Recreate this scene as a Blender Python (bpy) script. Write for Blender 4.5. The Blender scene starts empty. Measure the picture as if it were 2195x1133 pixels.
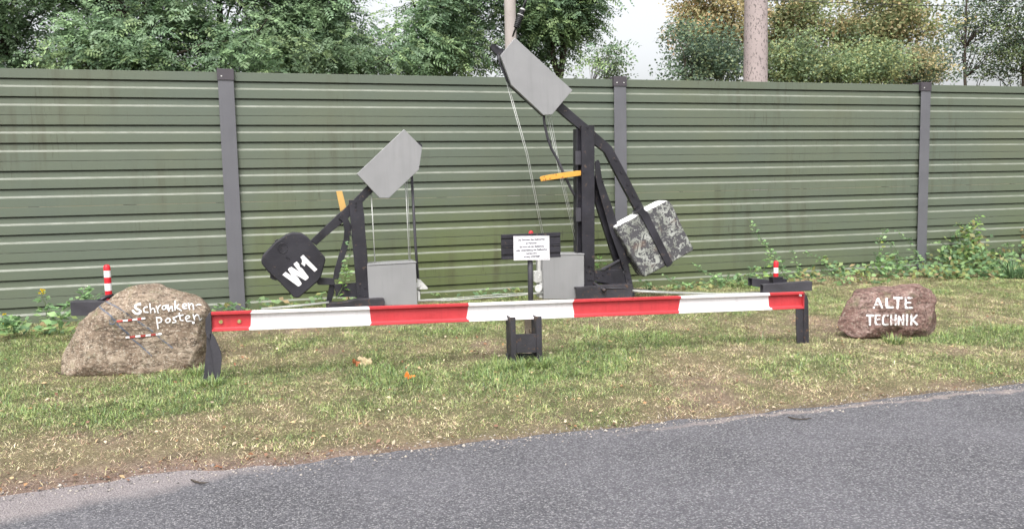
import bpy, bmesh, math, random
import numpy as np
from mathutils import Vector, Matrix, noise as mnoise
from mathutils.bvhtree import BVHTree

random.seed(7)
RNG = np.random.default_rng(11)
S = bpy.context.scene
COL = S.collection

# ------------------------------------------------------------------ camera
F_PX, PITCH, ROLL, YAW = 1742.6, .0926, -.0213, .2801
EYE = Vector((0, 0, 1.6))
_fw = Vector((math.sin(YAW)*math.cos(PITCH), math.cos(YAW)*math.cos(PITCH), -math.sin(PITCH)))
_r = Vector((math.cos(YAW), -math.sin(YAW), 0)); _u = _r.cross(_fw)
_R = _r*math.cos(ROLL) + _u*math.sin(ROLL)
_U = _u*math.cos(ROLL) - _r*math.sin(ROLL)
cd = bpy.data.cameras.new('camera'); cam = bpy.data.objects.new('camera', cd); COL.objects.link(cam)
cd.sensor_width = 36; cd.lens = F_PX/2195*36; cd.clip_start = .05; cd.clip_end = 3000
m = Matrix((_R, _U, -_fw)).transposed().to_4x4(); m.translation = EYE
cam.matrix_world = m
S.camera = cam

# ------------------------------------------------------------------ light
SUN_EL, SUN_AZ = 56, 205      # azimuth clockwise from +y
w = bpy.data.worlds.new('World'); S.world = w; w.use_nodes = True
nt = w.node_tree; nt.nodes.clear()
sky = nt.nodes.new('ShaderNodeTexSky'); sky.sky_type = 'NISHITA'; sky.sun_disc = False
sky.sun_elevation = math.radians(SUN_EL); sky.sun_rotation = math.radians(SUN_AZ)
sky.air_density = 1.0; sky.dust_density = 6.0; sky.ozone_density = 1.0
hs = nt.nodes.new('ShaderNodeHueSaturation'); hs.inputs['Saturation'].default_value = .16
bg = nt.nodes.new('ShaderNodeBackground'); bg.inputs['Strength'].default_value = .15
ow = nt.nodes.new('ShaderNodeOutputWorld')
nt.links.new(sky.outputs[0], hs.inputs['Color']); nt.links.new(hs.outputs[0], bg.inputs[0]); nt.links.new(bg.outputs[0], ow.inputs[0])
sl = bpy.data.lights.new('sun', 'SUN'); sl.energy = 1.0; sl.angle = math.radians(26); sl.color = (1, .97, .92)
so = bpy.data.objects.new('sun', sl); COL.objects.link(so)
az, el = math.radians(SUN_AZ), math.radians(SUN_EL)
sd = Vector((math.sin(az)*math.cos(el), math.cos(az)*math.cos(el), math.sin(el)))
so.rotation_euler = sd.to_track_quat('Z', 'Y').to_euler()
S.view_settings.view_transform = 'Standard'; S.view_settings.look = 'None'
S.view_settings.exposure = 1.12; S.view_settings.gamma = 1
S.render.engine = 'CYCLES'
S.cycles.max_bounces = 6; S.cycles.diffuse_bounces = 3; S.cycles.transparent_max_bounces = 6
S.cycles.use_denoising = True

# ------------------------------------------------------------------ pixel -> place helpers
def ray(px, py): return _fw + _R*((px-1097.5)/F_PX) - _U*((py-566.5)/F_PX)
def at(px, py, Y):
    d = ray(px, py); return EYE + d*(Y/d.y)
def Z(ox, oy, s):            # coordinates read off an enlarged view -> photo pixels
    return lambda pts: [(ox+a/s, oy+b/s) for a, b in pts]

# ------------------------------------------------------------------ numpy noise
class VN:
    def __init__(s, seed, n=64):
        s.n = n; s.t = np.random.default_rng(seed).random((n, n))
    def one(s, x, y):
        xi = np.floor(x).astype(int); yi = np.floor(y).astype(int); fx = x-xi; fy = y-yi
        fx = fx*fx*(3-2*fx); fy = fy*fy*(3-2*fy); n = s.n
        a = s.t[xi % n, yi % n]; b = s.t[(xi+1) % n, yi % n]; c = s.t[xi % n, (yi+1) % n]; d = s.t[(xi+1) % n, (yi+1) % n]
        return (a*(1-fx)+b*fx)*(1-fy) + (c*(1-fx)+d*fx)*fy
    def __call__(s, x, y, sc=1, o=4):
        v = 0; amp = 1; tot = 0
        for k in range(o):
            v = v + amp*s.one(x*sc*2**k+k*7.3, y*sc*2**k+k*3.1); tot += amp; amp *= .55
        return v/tot
NA, NB, NC, ND = VN(1), VN(2), VN(3), VN(4)

# ------------------------------------------------------------------ material mini language
class M:
    def __init__(s, name):
        s.m = bpy.data.materials.new(name); s.m.use_nodes = True
        s.t = s.m.node_tree; s.t.nodes.clear()
        s.out = s.t.nodes.new('ShaderNodeOutputMaterial'); s.b = s.t.nodes.new('ShaderNodeBsdfPrincipled')
        s.t.links.new(s.b.outputs[0], s.out.inputs[0]); s._co = None
        s.b.inputs['Specular IOR Level'].default_value = .4
    def L(s, a, b): s.t.links.new(a, b)
    def co(s, sx=1, sy=1, sz=1):
        tc = s.t.nodes.new('ShaderNodeTexCoord'); mp = s.t.nodes.new('ShaderNodeMapping')
        mp.inputs['Scale'].default_value = (sx, sy, sz); s.L(tc.outputs['Object'], mp.inputs[0]); return mp.outputs[0]
    def noise(s, sc, det=4, rough=.55, co=None, dist=0):
        n = s.t.nodes.new('ShaderNodeTexNoise'); n.inputs['Scale'].default_value = sc; n.inputs['Detail'].default_value = det
        n.inputs['Roughness'].default_value = rough; n.inputs['Distortion'].default_value = dist
        s.L(co or s.co(), n.inputs['Vector']); return n.outputs[0]
    def vor(s, sc, co=None, feat='F1', out='Distance'):
        n = s.t.nodes.new('ShaderNodeTexVoronoi'); n.feature = feat; n.inputs['Scale'].default_value = sc
        s.L(co or s.co(), n.inputs['Vector']); return n.outputs[out]
    def ramp(s, f, stops, interp='LINEAR'):
        n = s.t.nodes.new('ShaderNodeValToRGB'); n.color_ramp.interpolation = interp; e = n.color_ramp.elements
        while len(e) < len(stops): e.new(.5)
        for k, (p, c) in enumerate(stops):
            e[k].position = p; e[k].color = (c, c, c, 1) if isinstance(c, (int, float)) else (*c, 1)
        s.L(f, n.inputs[0]); return n.outputs[0]
    def mix(s, f, a, b, mode='MIX'):
        n = s.t.nodes.new('ShaderNodeMix'); n.data_type = 'RGBA'; n.blend_type = mode
        for j, v in ((0, f), (6, a), (7, b)):
            sock = n.inputs[j]
            if isinstance(v, (int, float)): sock.default_value = v if j == 0 else (v, v, v, 1)
            elif isinstance(v, tuple): sock.default_value = (*v, 1)
            else: s.L(v, sock)
        return n.outputs[2]
    def math(s, op, a, b=0.0):
        n = s.t.nodes.new('ShaderNodeMath'); n.operation = op
        for sock, v in ((n.inputs[0], a), (n.inputs[1], b)):
            if isinstance(v, (int, float)): sock.default_value = v
            else: s.L(v, sock)
        return n.outputs[0]
    def sep(s, co):
        n = s.t.nodes.new('ShaderNodeSeparateXYZ'); s.L(co, n.inputs[0]); return n.outputs
    def attr(s, name='col'):
        n = s.t.nodes.new('ShaderNodeAttribute'); n.attribute_name = name; return n.outputs['Color']
    def set(s, col=None, rough=None, metal=None, spec=None):
        for k, v in (('Base Color', col), ('Roughness', rough), ('Metallic', metal), ('Specular IOR Level', spec)):
            if v is None: continue
            if isinstance(v, tuple): s.b.inputs[k].default_value = (*v, 1)
            elif isinstance(v, (int, float)): s.b.inputs[k].default_value = v
            else: s.L(v, s.b.inputs[k])
        return s
    def bump(s, h, st=.3, d=.01):
        n = s.t.nodes.new('ShaderNodeBump'); n.inputs['Strength'].default_value = st; n.inputs['Distance'].default_value = d
        s.L(h, n.inputs['Height']); s.L(n.outputs[0], s.b.inputs['Normal']); return s
    def translucent(s, fac, col):
        tr = s.t.nodes.new('ShaderNodeBsdfTranslucent'); mx = s.t.nodes.new('ShaderNodeMixShader'); mx.inputs[0].default_value = fac
        s.L(col, tr.inputs[0]); s.L(s.b.outputs[0], mx.inputs[1]); s.L(tr.outputs[0], mx.inputs[2]); s.L(mx.outputs[0], s.out.inputs[0]); return s

def paint(name, c, rough=.45, var=.25, chip=None, chip_at=.68, bump=.15, grain=60, spec=.4, streak=0):
    q = M(name); n = q.noise(3, 5); k = q.ramp(n, [(.3, tuple(v*(1-var) for v in c)), (.7, tuple(min(1, v*(1+var)) for v in c))])
    if streak:
        st = q.noise(1, 4, .6, q.co(26, 26, 1.6)); k = q.mix(q.ramp(st, [(.52, 0), (.8, streak)]), k, tuple(v*.45 for v in c))
    if chip:
        cn = q.noise(22, 6, .65, dist=.6); k = q.mix(q.ramp(cn, [(chip_at, 0), (chip_at+.02, 1)]), k, chip)
    q.set(k, q.ramp(q.noise(9, 4), [(.3, max(.05, rough-.12)), (.7, min(1, rough+.15))]), spec=spec)
    return q.bump(q.noise(grain, 5), bump, .004).m

BLACK = paint('black_steel_paint', (.021, .020, .026), .42, .5, (.085, .06, .048), .63, .3, 45)
BLACKOLD = paint('weathered_black_steel', (.030, .028, .034), .6, .5, (.085, .05, .035), .60, .6, 40)
GREYBOX = paint('grey_box_paint', (.232, .232, .238), .42, .07, None, 0, .04, 90, streak=.2)
POSTGREY = paint('grey_galvanised_post', (.105, .105, .117), .5, .08, None, 0, .05, 120, streak=.15)
CAPBROWN = paint('brown_grey_cap', (.055, .048, .056), .5, .1)
YELLOW = paint('chipped_yellow_paint', (.52, .28, .05), .5, .2, (.28, .07, .02), .60, .4, 50)
ORANGEY = paint('faded_orange_paint', (.50, .31, .10), .55, .15, (.35, .22, .1), .66, .2)
GALV = paint('galvanised_metal', (.42, .42, .41), .4, .35, (.62, .62, .6), .6, .5, 70, spec=.6)
ROD = paint('galvanised_rod', (.40, .41, .39), .35, .2, spec=.6)
CHARCOAL = paint('charcoal_steel', (.045, .043, .052), .5, .3, (.1, .09, .09), .68, .4, 50)
REDP = paint('red_gloss_paint', (.44, .038, .046), .5, .12, (.16, .07, .06), .72, .8, 28, streak=.4)
WHITEP = paint('white_gloss_paint', (.66, .635, .65), .45, .05, (.32, .28, .27), .73, .5, 28, streak=.28)
REDPEG = paint('red_peg_paint', (.55, .018, .028), .4, .1)
WHITEPEG = paint('white_peg_paint', (.75, .74, .74), .4, .04)
WHITELET = paint('white_lettering_paint', (.78, .77, .78), .6, .05, (.09, .09, .1), .72, .3, 60)
SIGNW = paint('enamel_sign_white', (.74, .73, .76), .3, .03)
SIGNK = paint('sign_black_ink', (.05, .05, .07), .4, .1)
BLUEGREY = paint('blue_grey_stone_paint', (.085, .10, .13), .7, .5, (.2, .17, .14), .56, .3)
ENGR = paint('engraved_dark_line', (.085, .065, .05), .9, .4, (.2, .16, .12), .56, .3)
RUBBER = paint('black_rubber', (.018, .018, .02), .6, .3)
BARK = paint('tree_bark', (.060, .048, .038), .9, .4, None, 0, 1.0, 14)
STEM = paint('green_stem', (.10, .15, .05), .7, .3)
WOODB = paint('rotten_timber', (.30, .25, .20), .85, .4, (.12, .08, .05), .55, .6, 40)

def leafmat(name, trans=.3):
    q = M(name); a = q.attr('col'); n = q.noise(1.1, 3); c = q.mix(q.ramp(n, [(.35, .0), (.7, .35)]), a, q.mix(1.0, a, (.6, .62, .6), 'MULTIPLY'))
    q.set(c, .5, spec=.35); q.translucent(trans, c); return q.m
LEAF = leafmat('foliage', .4)
GRASSM = leafmat('grass_blades', .2)
LITTER = leafmat('dead_leaf', .15)

def rockmat(name, cols, scale, hi, st=(1, 1, 1)):
    q = M(name); n1 = q.noise(scale, 8, .65, q.co(*st), .6); n2 = q.noise(scale*6, 6, .7, q.co(1, 1, 1.6)); n3 = q.noise(scale*15, 4, .75)
    base = q.ramp(n1, [(.25, cols[0]), (.45, cols[1]), (.58, cols[2]), (.75, cols[3])])
    c = q.mix(q.ramp(n2, [(.40, .9), (.54, 0)]), base, tuple(v*.42 for v in cols[1]))
    c = q.mix(q.ramp(n3, [(.54, 0), (.63, hi)]), c, (.50, .46, .38))
    c = q.mix(q.ramp(n3, [(.34, .5), (.43, 0)]), c, (.05, .04, .035))
    cr = q.noise(scale*.9, 6, .6, q.co(.7, 1, 2.4), .8); c = q.mix(q.ramp(cr, [(.49, 0), (.5, .4), (.508, 0)]), c, (.05, .035, .03))
    c = q.mix(q.ramp(q.noise(scale*2.2, 5), [(.58, 0), (.75, .5)]), c, (.13, .15, .07))
    q.set(c, .85, spec=.25)
    h = q.mix(.5, n2, n3); q.bump(q.math('ADD', h, q.math('MULTIPLY', q.ramp(cr, [(.48, 1), (.5, 0), (.52, 1)]), .15)), .9, .015); return q.m
ROCK_A = rockmat('tan_granite', [(.13, .095, .068), (.205, .152, .112), (.28, .22, .165), (.36, .305, .24)], 3.8, .6)
ROCK_B = rockmat('red_brown_sandstone', [(.085, .046, .038), (.155, .09, .076), (.225, .15, .132), (.34, .26, .24)], 3.6, .35, (1, 1, 3.2))

def wornpaint(name, holes, c0=(.55, .53, .52), c1=(.74, .73, .73)):
    q = M(name); n = q.noise(38, 5, .65); q.set(q.mix(q.ramp(n, [(holes, 0), (holes+.05, .85)]), q.ramp(q.noise(16, 4), [(.35, c0), (.6, c1)]), (.2, .13, .12)), .8); q.bump(n, .6, .006); return q.m
LETTER_A = wornpaint('white_hand_paint', .63)
LETTER_B = wornpaint('worn_white_paint', .52)

def flaked(nrm, d0):
    q = M('flaking_black_and_white_concrete')
    a = q.noise(11, 10, .76, dist=.9); b = q.noise(45, 5, .7)
    f = q.ramp(q.math('ADD', q.math('MULTIPLY', a, .75), q.math('MULTIPLY', b, .25)), [(.508, 0), (.526, 1)])
    c = q.mix(f, (.065, .063, .070), q.ramp(q.noise(7, 5), [(.35, (.17, .18, .155)), (.7, (.40, .41, .39))]))
    c = q.mix(q.ramp(q.noise(4, 6), [(.6, 0), (.75, .6)]), c, (.2, .12, .08))
    # the edge rounds and the top carry thicker white coats
    v = q.t.nodes.new('ShaderNodeVectorMath'); v.operation = 'DOT_PRODUCT'; v.inputs[1].default_value = nrm; q.L(q.co(), v.inputs[0])
    h = q.math('ADD', q.math('SUBTRACT', v.outputs['Value'], d0), q.math('MULTIPLY', q.math('SUBTRACT', b, .5), .045))
    c = q.mix(q.ramp(q.math('MULTIPLY', h, 10), [(0, 0), (.05, 1)]), c, (.72, .72, .72))
    q.set(c, .75); q.bump(f, .5, .006); return q.m

def concrete(name, c, speck):
    q = M(name); k = q.ramp(q.noise(1.2, 5), [(.3, tuple(v*.85 for v in c)), (.7, tuple(v*1.1 for v in c))])
    v = q.noise(34, 3, .7, q.co(1, 1, .55)); k = q.mix(q.ramp(v, [(.55, 0), (.60, speck)]), k, tuple(x*.33 for x in c))
    q.set(k, .9); return q.bump(q.noise(40, 4), .3, .006).m
POLE_C = concrete('speckled_concrete', (.33, .275, .265), .85)
POLE_D = concrete('smooth_concrete', (.36, .32, .30), .12)

# fence sheet metal
def fencemat():
    q = M('green_sheet_metal'); co = q.co(); xyz = q.sep(co)
    n = q.noise(.55, 4)
    k = q.ramp(n, [(.3, (.096, .118, .094)), (.52, (.104, .124, .091)), (.72, (.113, .128, .085))])
    low = q.ramp(q.math('ADD', q.math('MULTIPLY', xyz[2], -.33), q.math('MULTIPLY', q.noise(.7, 4), 1.0)), [(.0, 0), (.46, .9)])
    low = q.math('MULTIPLY', low, q.ramp(q.math('MULTIPLY', xyz[0], .1), [(.0, .1), (.03, 1), (.45, 1), (.75, .45)]))
    k = q.mix(low, k, (.108, .134, .052))
    msk = q.ramp(q.noise(.45, 3, .5, q.co(1, 1, 1.4)), [(.45, 0), (.62, 1)])
    tall = q.noise(1, 5, .6, q.co(7, 1, .7)); k = q.mix(q.math('MULTIPLY', msk, q.ramp(tall, [(.50, 0), (.68, .5)])), k, (.062, .055, .034))
    strk = q.noise(1, 3, .6, q.co(38, 1, 3.2)); k = q.mix(q.math('MULTIPLY', msk, q.ramp(strk, [(.60, 0), (.72, .75)])), k, (.045, .036, .024))
    k = q.mix(q.ramp(q.noise(26, 4), [(.35, .12), (.65, 0)]), k, (.09, .09, .07))
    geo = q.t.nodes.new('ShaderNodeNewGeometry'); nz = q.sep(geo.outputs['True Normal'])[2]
    dust_or_skylight = q.ramp(nz, [(.3, 0), (.55, .8)]); k = q.mix(dust_or_skylight, k, q.ramp(q.noise(5, 5), [(.35, (.145, .155, .125)), (.7, (.21, .22, .19))]))  # up-facing slopes tinted pale: sky light put into the colour with settled dust
    q.set(k, q.ramp(q.noise(12, 3), [(.3, .42), (.7, .6)]), spec=.3); return q.bump(q.noise(2.2, 3), .12, .01).m
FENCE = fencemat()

# ------------------------------------------------------------------ mesh builder
def tag(o, label=None, cat=None, group=None, kind=None):
    if label: o['label'] = label
    if cat: o['category'] = cat
    if group: o['group'] = group
    if kind: o['kind'] = kind
    return o
def wloc(o):
    v = Vector((0, 0, 0))
    while o is not None: v += o.location; o = o.parent
    return v
def thing(name, label, cat, loc, group=None):
    o = bpy.data.objects.new(name, None); o.empty_display_size = .2; COL.objects.link(o); o.location = loc
    return tag(o, label, cat, group)

class B:
    def __init__(s): s.v = []; s.f = []; s.mi = []; s.sm = []
    def add(s, vs, fs, mi=0, smooth=False):
        k = len(s.v); s.v += [Vector(a) for a in vs]
        for f in fs: s.f.append([k+i for i in f]); s.mi.append(mi); s.sm.append(smooth)
        return s
    def loft(s, A, Bk, mi=0, caps=True, smooth=False):
        n = len(A); fs = [[i, (i+1) % n, n+(i+1) % n, n+i] for i in range(n)]
        s.add(list(A)+list(Bk), fs, mi, smooth)
        if caps:
            s.add(A, [list(range(n))[::-1]], mi); s.add(Bk, [list(range(n))], mi)
        return s
    def trace(s, pts, Y, t, mi=0):       # outline in photo pixels, real depth t behind the plane y=Y
        A = [at(a, b, Y) for a, b in pts]
        return s.loft(A, [a+Vector((0, t, 0)) for a in A], mi)
    def box(s, c, d, mi=0, rz=0):
        c = Vector(c); r = Matrix.Rotation(rz, 3, 'Z'); x, y, z = [v/2 for v in d]
        P = [c + r @ Vector((a*x, b*y, e*z)) for a, b, e in ((-1,-1,-1),(1,-1,-1),(1,1,-1),(-1,1,-1),(-1,-1,1),(1,-1,1),(1,1,1),(-1,1,1))]
        return s.add(P, [[3,2,1,0],[4,5,6,7],[0,1,5,4],[1,2,6,5],[2,3,7,6],[3,0,4,7]], mi)
    def sweep(s, prof, p0, p1, right, up, mi=0):  # prof: list of (a along right, b along up)
        A = [p0 + right*a + up*b for a, b in prof]; C = [p1 + right*a + up*b for a, b in prof]
        return s.loft(A, C, mi)
    def tube(s, pts, r, n=8, mi=0, cap=True):
        pts = [Vector(p) for p in pts]; rr = r if isinstance(r, (list, tuple)) else [r]*len(pts); rings = []
        d0 = (pts[1]-pts[0]).normalized(); nrm = d0.orthogonal().normalized()
        for i, p in enumerate(pts):
            d = (pts[min(i+1, len(pts)-1)] - pts[max(i-1, 0)]).normalized()
            nrm = (nrm - d*nrm.dot(d)).normalized(); b = d.cross(nrm)
            rings.append([p + (nrm*math.cos(2*math.pi*k/n) + b*math.sin(2*math.pi*k/n))*rr[i] for k in range(n)])
        vs = [v for g in rings for v in g]; fs = []
        for i in range(len(rings)-1):
            for k in range(n): fs.append([i*n+k, i*n+(k+1) % n, (i+1)*n+(k+1) % n, (i+1)*n+k])
        s.add(vs, fs, mi, True)
        if cap: s.add(rings[0], [list(range(n))[::-1]], mi); s.add(rings[-1], [list(range(n))], mi)
        return s
    def lathe(s, c, prof, n=20, mi=None):  # prof: (r, z)
        c = Vector(c); vs = []; fs = []
        for r, z in prof: vs += [c+Vector((r*math.cos(2*math.pi*k/n), r*math.sin(2*math.pi*k/n), z)) for k in range(n)]
        for i in range(len(prof)-1):
            s.add([vs[j] for j in range(i*n, i*n+2*n)], [[k, (k+1) % n, n+(k+1) % n, n+k] for k in range(n)], mi[i] if mi else 0, True)
        return s
    def bolt(s, p, r=.011, h=.009, mi=0):    # hex head facing the road (-y)
        p = Vector(p); A = [p+Vector((math.cos(k*math.pi/3+.3)*r, 0, math.sin(k*math.pi/3+.3)*r)) for k in range(6)]
        return s.loft(A, [a+Vector((0, -h, 0)) for a in A][:], mi)
    def build(s, name, mats, parent=None, bevel=0, seg=2, fix=True):
        me = bpy.data.meshes.new(name); off = wloc(parent) if parent else Vector((0, 0, 0))
        me.from_pydata([v-off for v in s.v], [], s.f)
        for m_ in (mats if isinstance(mats, (list, tuple)) else [mats]): me.materials.append(m_)
        me.polygons.foreach_set('material_index', s.mi); me.polygons.foreach_set('use_smooth', s.sm)
        bm = bmesh.new(); bm.from_mesh(me); bmesh.ops.remove_doubles(bm, verts=bm.verts, dist=1e-5)
        if fix: bmesh.ops.recalc_face_normals(bm, faces=bm.faces)
        bm.to_mesh(me); bm.free()
        o = bpy.data.objects.new(name, me); COL.objects.link(o)
        if parent: o.parent = parent
        if bevel:
            b = o.modifiers.new('bevel', 'BEVEL'); b.width = bevel; b.segments = seg; b.limit_method = 'ANGLE'; b.angle_limit = math.radians(35)
            b.harden_normals = False
        return o

def npmesh(name, V, Fq, mat, parent=None, col=None, smooth=False):
    """V (n,3) float; Fq (m,k) int faces all with k corners; col (n,3)"""
    me = bpy.data.meshes.new(name); n = len(V); mm, k = Fq.shape
    off = np.array(wloc(parent)) if parent else 0
    me.vertices.add(n); me.vertices.foreach_set('co', (V-off).astype(np.float32).ravel())
    me.loops.add(mm*k); me.loops.foreach_set('vertex_index', Fq.astype(np.int32).ravel())
    me.polygons.add(mm); me.polygons.foreach_set('loop_start', (np.arange(mm)*k).astype(np.int32))
    me.polygons.foreach_set('loop_total', np.full(mm, k, np.int32))
    if smooth: me.polygons.foreach_set('use_smooth', np.ones(mm, bool))
    me.update(calc_edges=True)
    if col is not None:
        a = me.color_attributes.new('col', 'FLOAT_COLOR', 'POINT')
        a.data.foreach_set('color', np.concatenate([col, np.ones((n, 1))], 1).astype(np.float32).ravel())
    me.materials.append(mat); o = bpy.data.objects.new(name, me); COL.objects.link(o)
    if parent: o.parent = parent
    return o

# ------------------------------------------------------------------ ground shape
def edge_y(x):
    return 4.93 + .12*np.exp(-((x+.75)/.45)**2) + .10*(NA(x+40, x*0+3, .9, 5)-.5)*2 + .05*(NB(x+40, x*0+9, 5, 3)-.5)*2
YS_ = [-3, -.12, .0, .25, 1.7, 2.3, 3.1, 4.1, 5.2, 60]
ZS_ = [-.06, -.05, .004, .032, .07, .085, .135, .19, .20, .20]
def zg(x, y):
    x = np.asarray(x, float); y = np.asarray(y, float)
    d = y - edge_y(x); b = np.interp(d, YS_, ZS_)
    k = np.clip(d/1.0, 0, 1)
    b = b + k*(.045*(NC(x+50, y+50, .8, 4)-.5) + .018*(ND(x+50, y+50, 5, 3)-.5))
    return np.where(y < -3.2, np.interp(-3.2-y, [0, .3, 5], [-.05, .03, .1]), b)
def G(x, y): return float(zg(np.array([x]), np.array([y]))[0])

def green_map(x, y):   # 0 dry .. 1 lush
    g = NA(x+20, y+20, 1.1, 5)*1.5 - .36 + .8*(NB(x+20, y+20, 3.2, 4)-.5)
    def blob(cx, cy, rx, ry, a): return a*np.exp(-((x-cx)/rx)**2-((y-cy)/ry)**2)
    g = g + blob(-1.6, 6.6, 1.0, .55, .55) + blob(-.7, 6.3, .9, .16, .55) + blob(-2.6, 8.5, .9, 1.6, .6) + blob(2.05, 6.45, .38, .32, 1.0)
    g = g + blob(2.7, 6.6, .6, .3, .4) + blob(6.15, 6.35, .35, .16, .9) + blob(.7, 6.9, 1.0, .7, .3) + blob(4.4, 6.0, .5, .3, .3) + blob(9, 8.6, 2.5, .5, .35)
    g = g + blob(3.2, 7.3, .8, .5, .25) + blob(7.5, 6.1, 1.2, .5, .3) + blob(0.2, 5.3, .3, .12, .5)
    g = g - .35*np.exp(-((y-edge_y(x))/.55)**2) - blob(3.0, 5.9, .7, .2, .3) - blob(5.7, 5.9, .6, .2, .4) - blob(-.9, 5.55, 1.0, .3, .35)
    return np.clip(g, 0, 1)
def soil_map(x, y):    # 1 = bare reddish soil and litter
    s = NC(x+10, y+80, 1.6, 4)
    s = np.clip((s-.55)*6, 0, 1)*.5
    s = s*np.clip(1.2-green_map(x, y)*1.6, 0, 1)
    s = np.maximum(s, np.exp(-((y-edge_y(x))/np.interp(x, [-1, 1.2], [.24, .05]))**2)*np.interp(x, [0, 1.5], [.9, .4]))
    return np.clip(s, 0, 1)

def make_ground():
    xs = np.concatenate([np.linspace(-400, -12, 24), np.arange(-11, -4, .4), np.arange(-4, 13.5, .05), np.arange(13.6, 26, .4), np.linspace(27, 400, 24)])
    ys = np.concatenate([np.linspace(-300, -6, 14), np.arange(-5.5, 4.4, .5), np.arange(4.5, 6.2, .03), np.arange(6.2, 10.6, .06), np.linspace(10.8, 20, 12), np.linspace(24, 500, 24)])
    X, Y = np.meshgrid(xs, ys); Zz = zg(X, Y)
    far = np.abs(X-4) > 60; Zz = np.where(far & (Y > 6), .2, Zz)
    V = np.stack([X, Y, Zz], -1).reshape(-1, 3); nx, ny = len(xs), len(ys)
    i = np.arange(nx-1)[None, :] + np.arange(ny-1)[:, None]*nx
    Fq = np.stack([i, i+1, i+1+nx, i+nx], -1).reshape(-1, 4)
    g = green_map(X, Y).reshape(-1, 1); s = soil_map(X, Y).reshape(-1, 1); r = ND(X*1+5, Y+5, 9, 3).reshape(-1, 1)
    dry = np.array([.21, .18, .11]); grn = np.array([.10, .12, .05]); soil = np.array([.24, .175, .15])
    c = (dry*(1-g)+grn*g)*.85; c = c*(1-s)+soil*s; c = c*(.65+.7*r)
    q = M('soil_and_thatch'); a = q.attr('col'); n = q.noise(60, 5, .7); n2 = q.noise(14, 5)
    c2 = q.mix(q.ramp(n, [(.42, .55), (.6, 0)]), a, q.mix(1.0, a, (.38, .34, .32), 'MULTIPLY'))
    c2 = q.mix(q.ramp(n2, [(.58, 0), (.72, .5)]), c2, (.30, .23, .15))
    q.set(c2, .95, spec=.15); q.bump(q.noise(45, 5, .7), 1.0, .02)
    o = npmesh('ground', V, Fq, q.m, None, c, True); tag(o, kind='structure')
make_ground()

def make_road():
    q = M('asphalt'); co = q.co(); xyz = q.sep(co)
    chips = q.t.nodes.new('ShaderNodeTexVoronoi'); chips.inputs['Scale'].default_value = 100; q.L(co, chips.inputs['Vector'])
    cc = q.sep(chips.outputs['Color'])[0]
    base = q.ramp(cc, [(.0, (.045, .044, .05)), (.35, (.11, .108, .12)), (.75, (.18, .177, .19)), (1, (.31, .305, .31))])
    base = q.mix(q.ramp(chips.outputs['Distance'], [(.38, 0), (.66, .7)]), base, (.05, .05, .056))
    base = q.mix(q.ramp(q.noise(200, 3), [(.4, .35), (.6, 0)]), base, (.05, .05, .055))
    base = q.mix(q.ramp(q.noise(1.3, 4), [(.35, .0), (.7, .3)]), base, (.17, .165, .185))
    # dusty older strip along the edge: wide at the left, a thin sandy band at the right
    nz = q.noise(2.2, 5); nf = q.noise(11, 5)
    wob = q.math('ADD', q.math('MULTIPLY', q.math('SUBTRACT', nz, .5), .35), q.math('MULTIPLY', q.math('SUBTRACT', nf, .5), .12))
    yy = q.math('ADD', xyz[1], wob)
    lim = q.math('ADD', q.math('MULTIPLY', q.math('MAXIMUM', xyz[0], -2.4), .30), 4.83)     # lower limit rises with x
    m1 = q.ramp(q.math('MULTIPLY', q.math('SUBTRACT', yy, lim), 6), [(0, 0), (.9, .62)])
    mright = q.ramp(q.math('MULTIPLY', q.math('SUBTRACT', xyz[0], 1.9), .6), [(0, 0), (.6, 1)])
    band = q.math('SUBTRACT', 1.0, q.math('MULTIPLY', q.math('ABSOLUTE', q.math('SUBTRACT', yy, 4.80)), 22))
    m2 = q.math('MULTIPLY', q.ramp(band, [(0, 0), (.8, .5)]), mright)
    dust_or_skylight = q.ramp(q.noise(130, 4, .7), [(.36, (.10, .088, .092)), (.48, (.23, .20, .205)), (.6, (.42, .37, .35))])
    base = q.mix(m1, base, dust_or_skylight); base = q.mix(m2, base, q.mix(.4, dust_or_skylight, (.42, .33, .27)))
    q.set(base, .85, spec=.3); q.bump(q.math('SUBTRACT', q.math('MULTIPLY', cc, .5), chips.outputs['Distance']), .9, .006)
    xs = np.array([-400, -6, 12, 400.]); ys = np.array([-3.6, 0, 5.35]); X, Y = np.meshgrid(xs, ys)
    V = np.stack([X, Y, X*0], -1).reshape(-1, 3); i = np.arange(3)[None, :] + np.arange(2)[:, None]*4
    o = npmesh('road', V, np.stack([i, i+1, i+5, i+4], -1).reshape(-1, 4), q.m); tag(o, kind='structure')
make_road()

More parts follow.
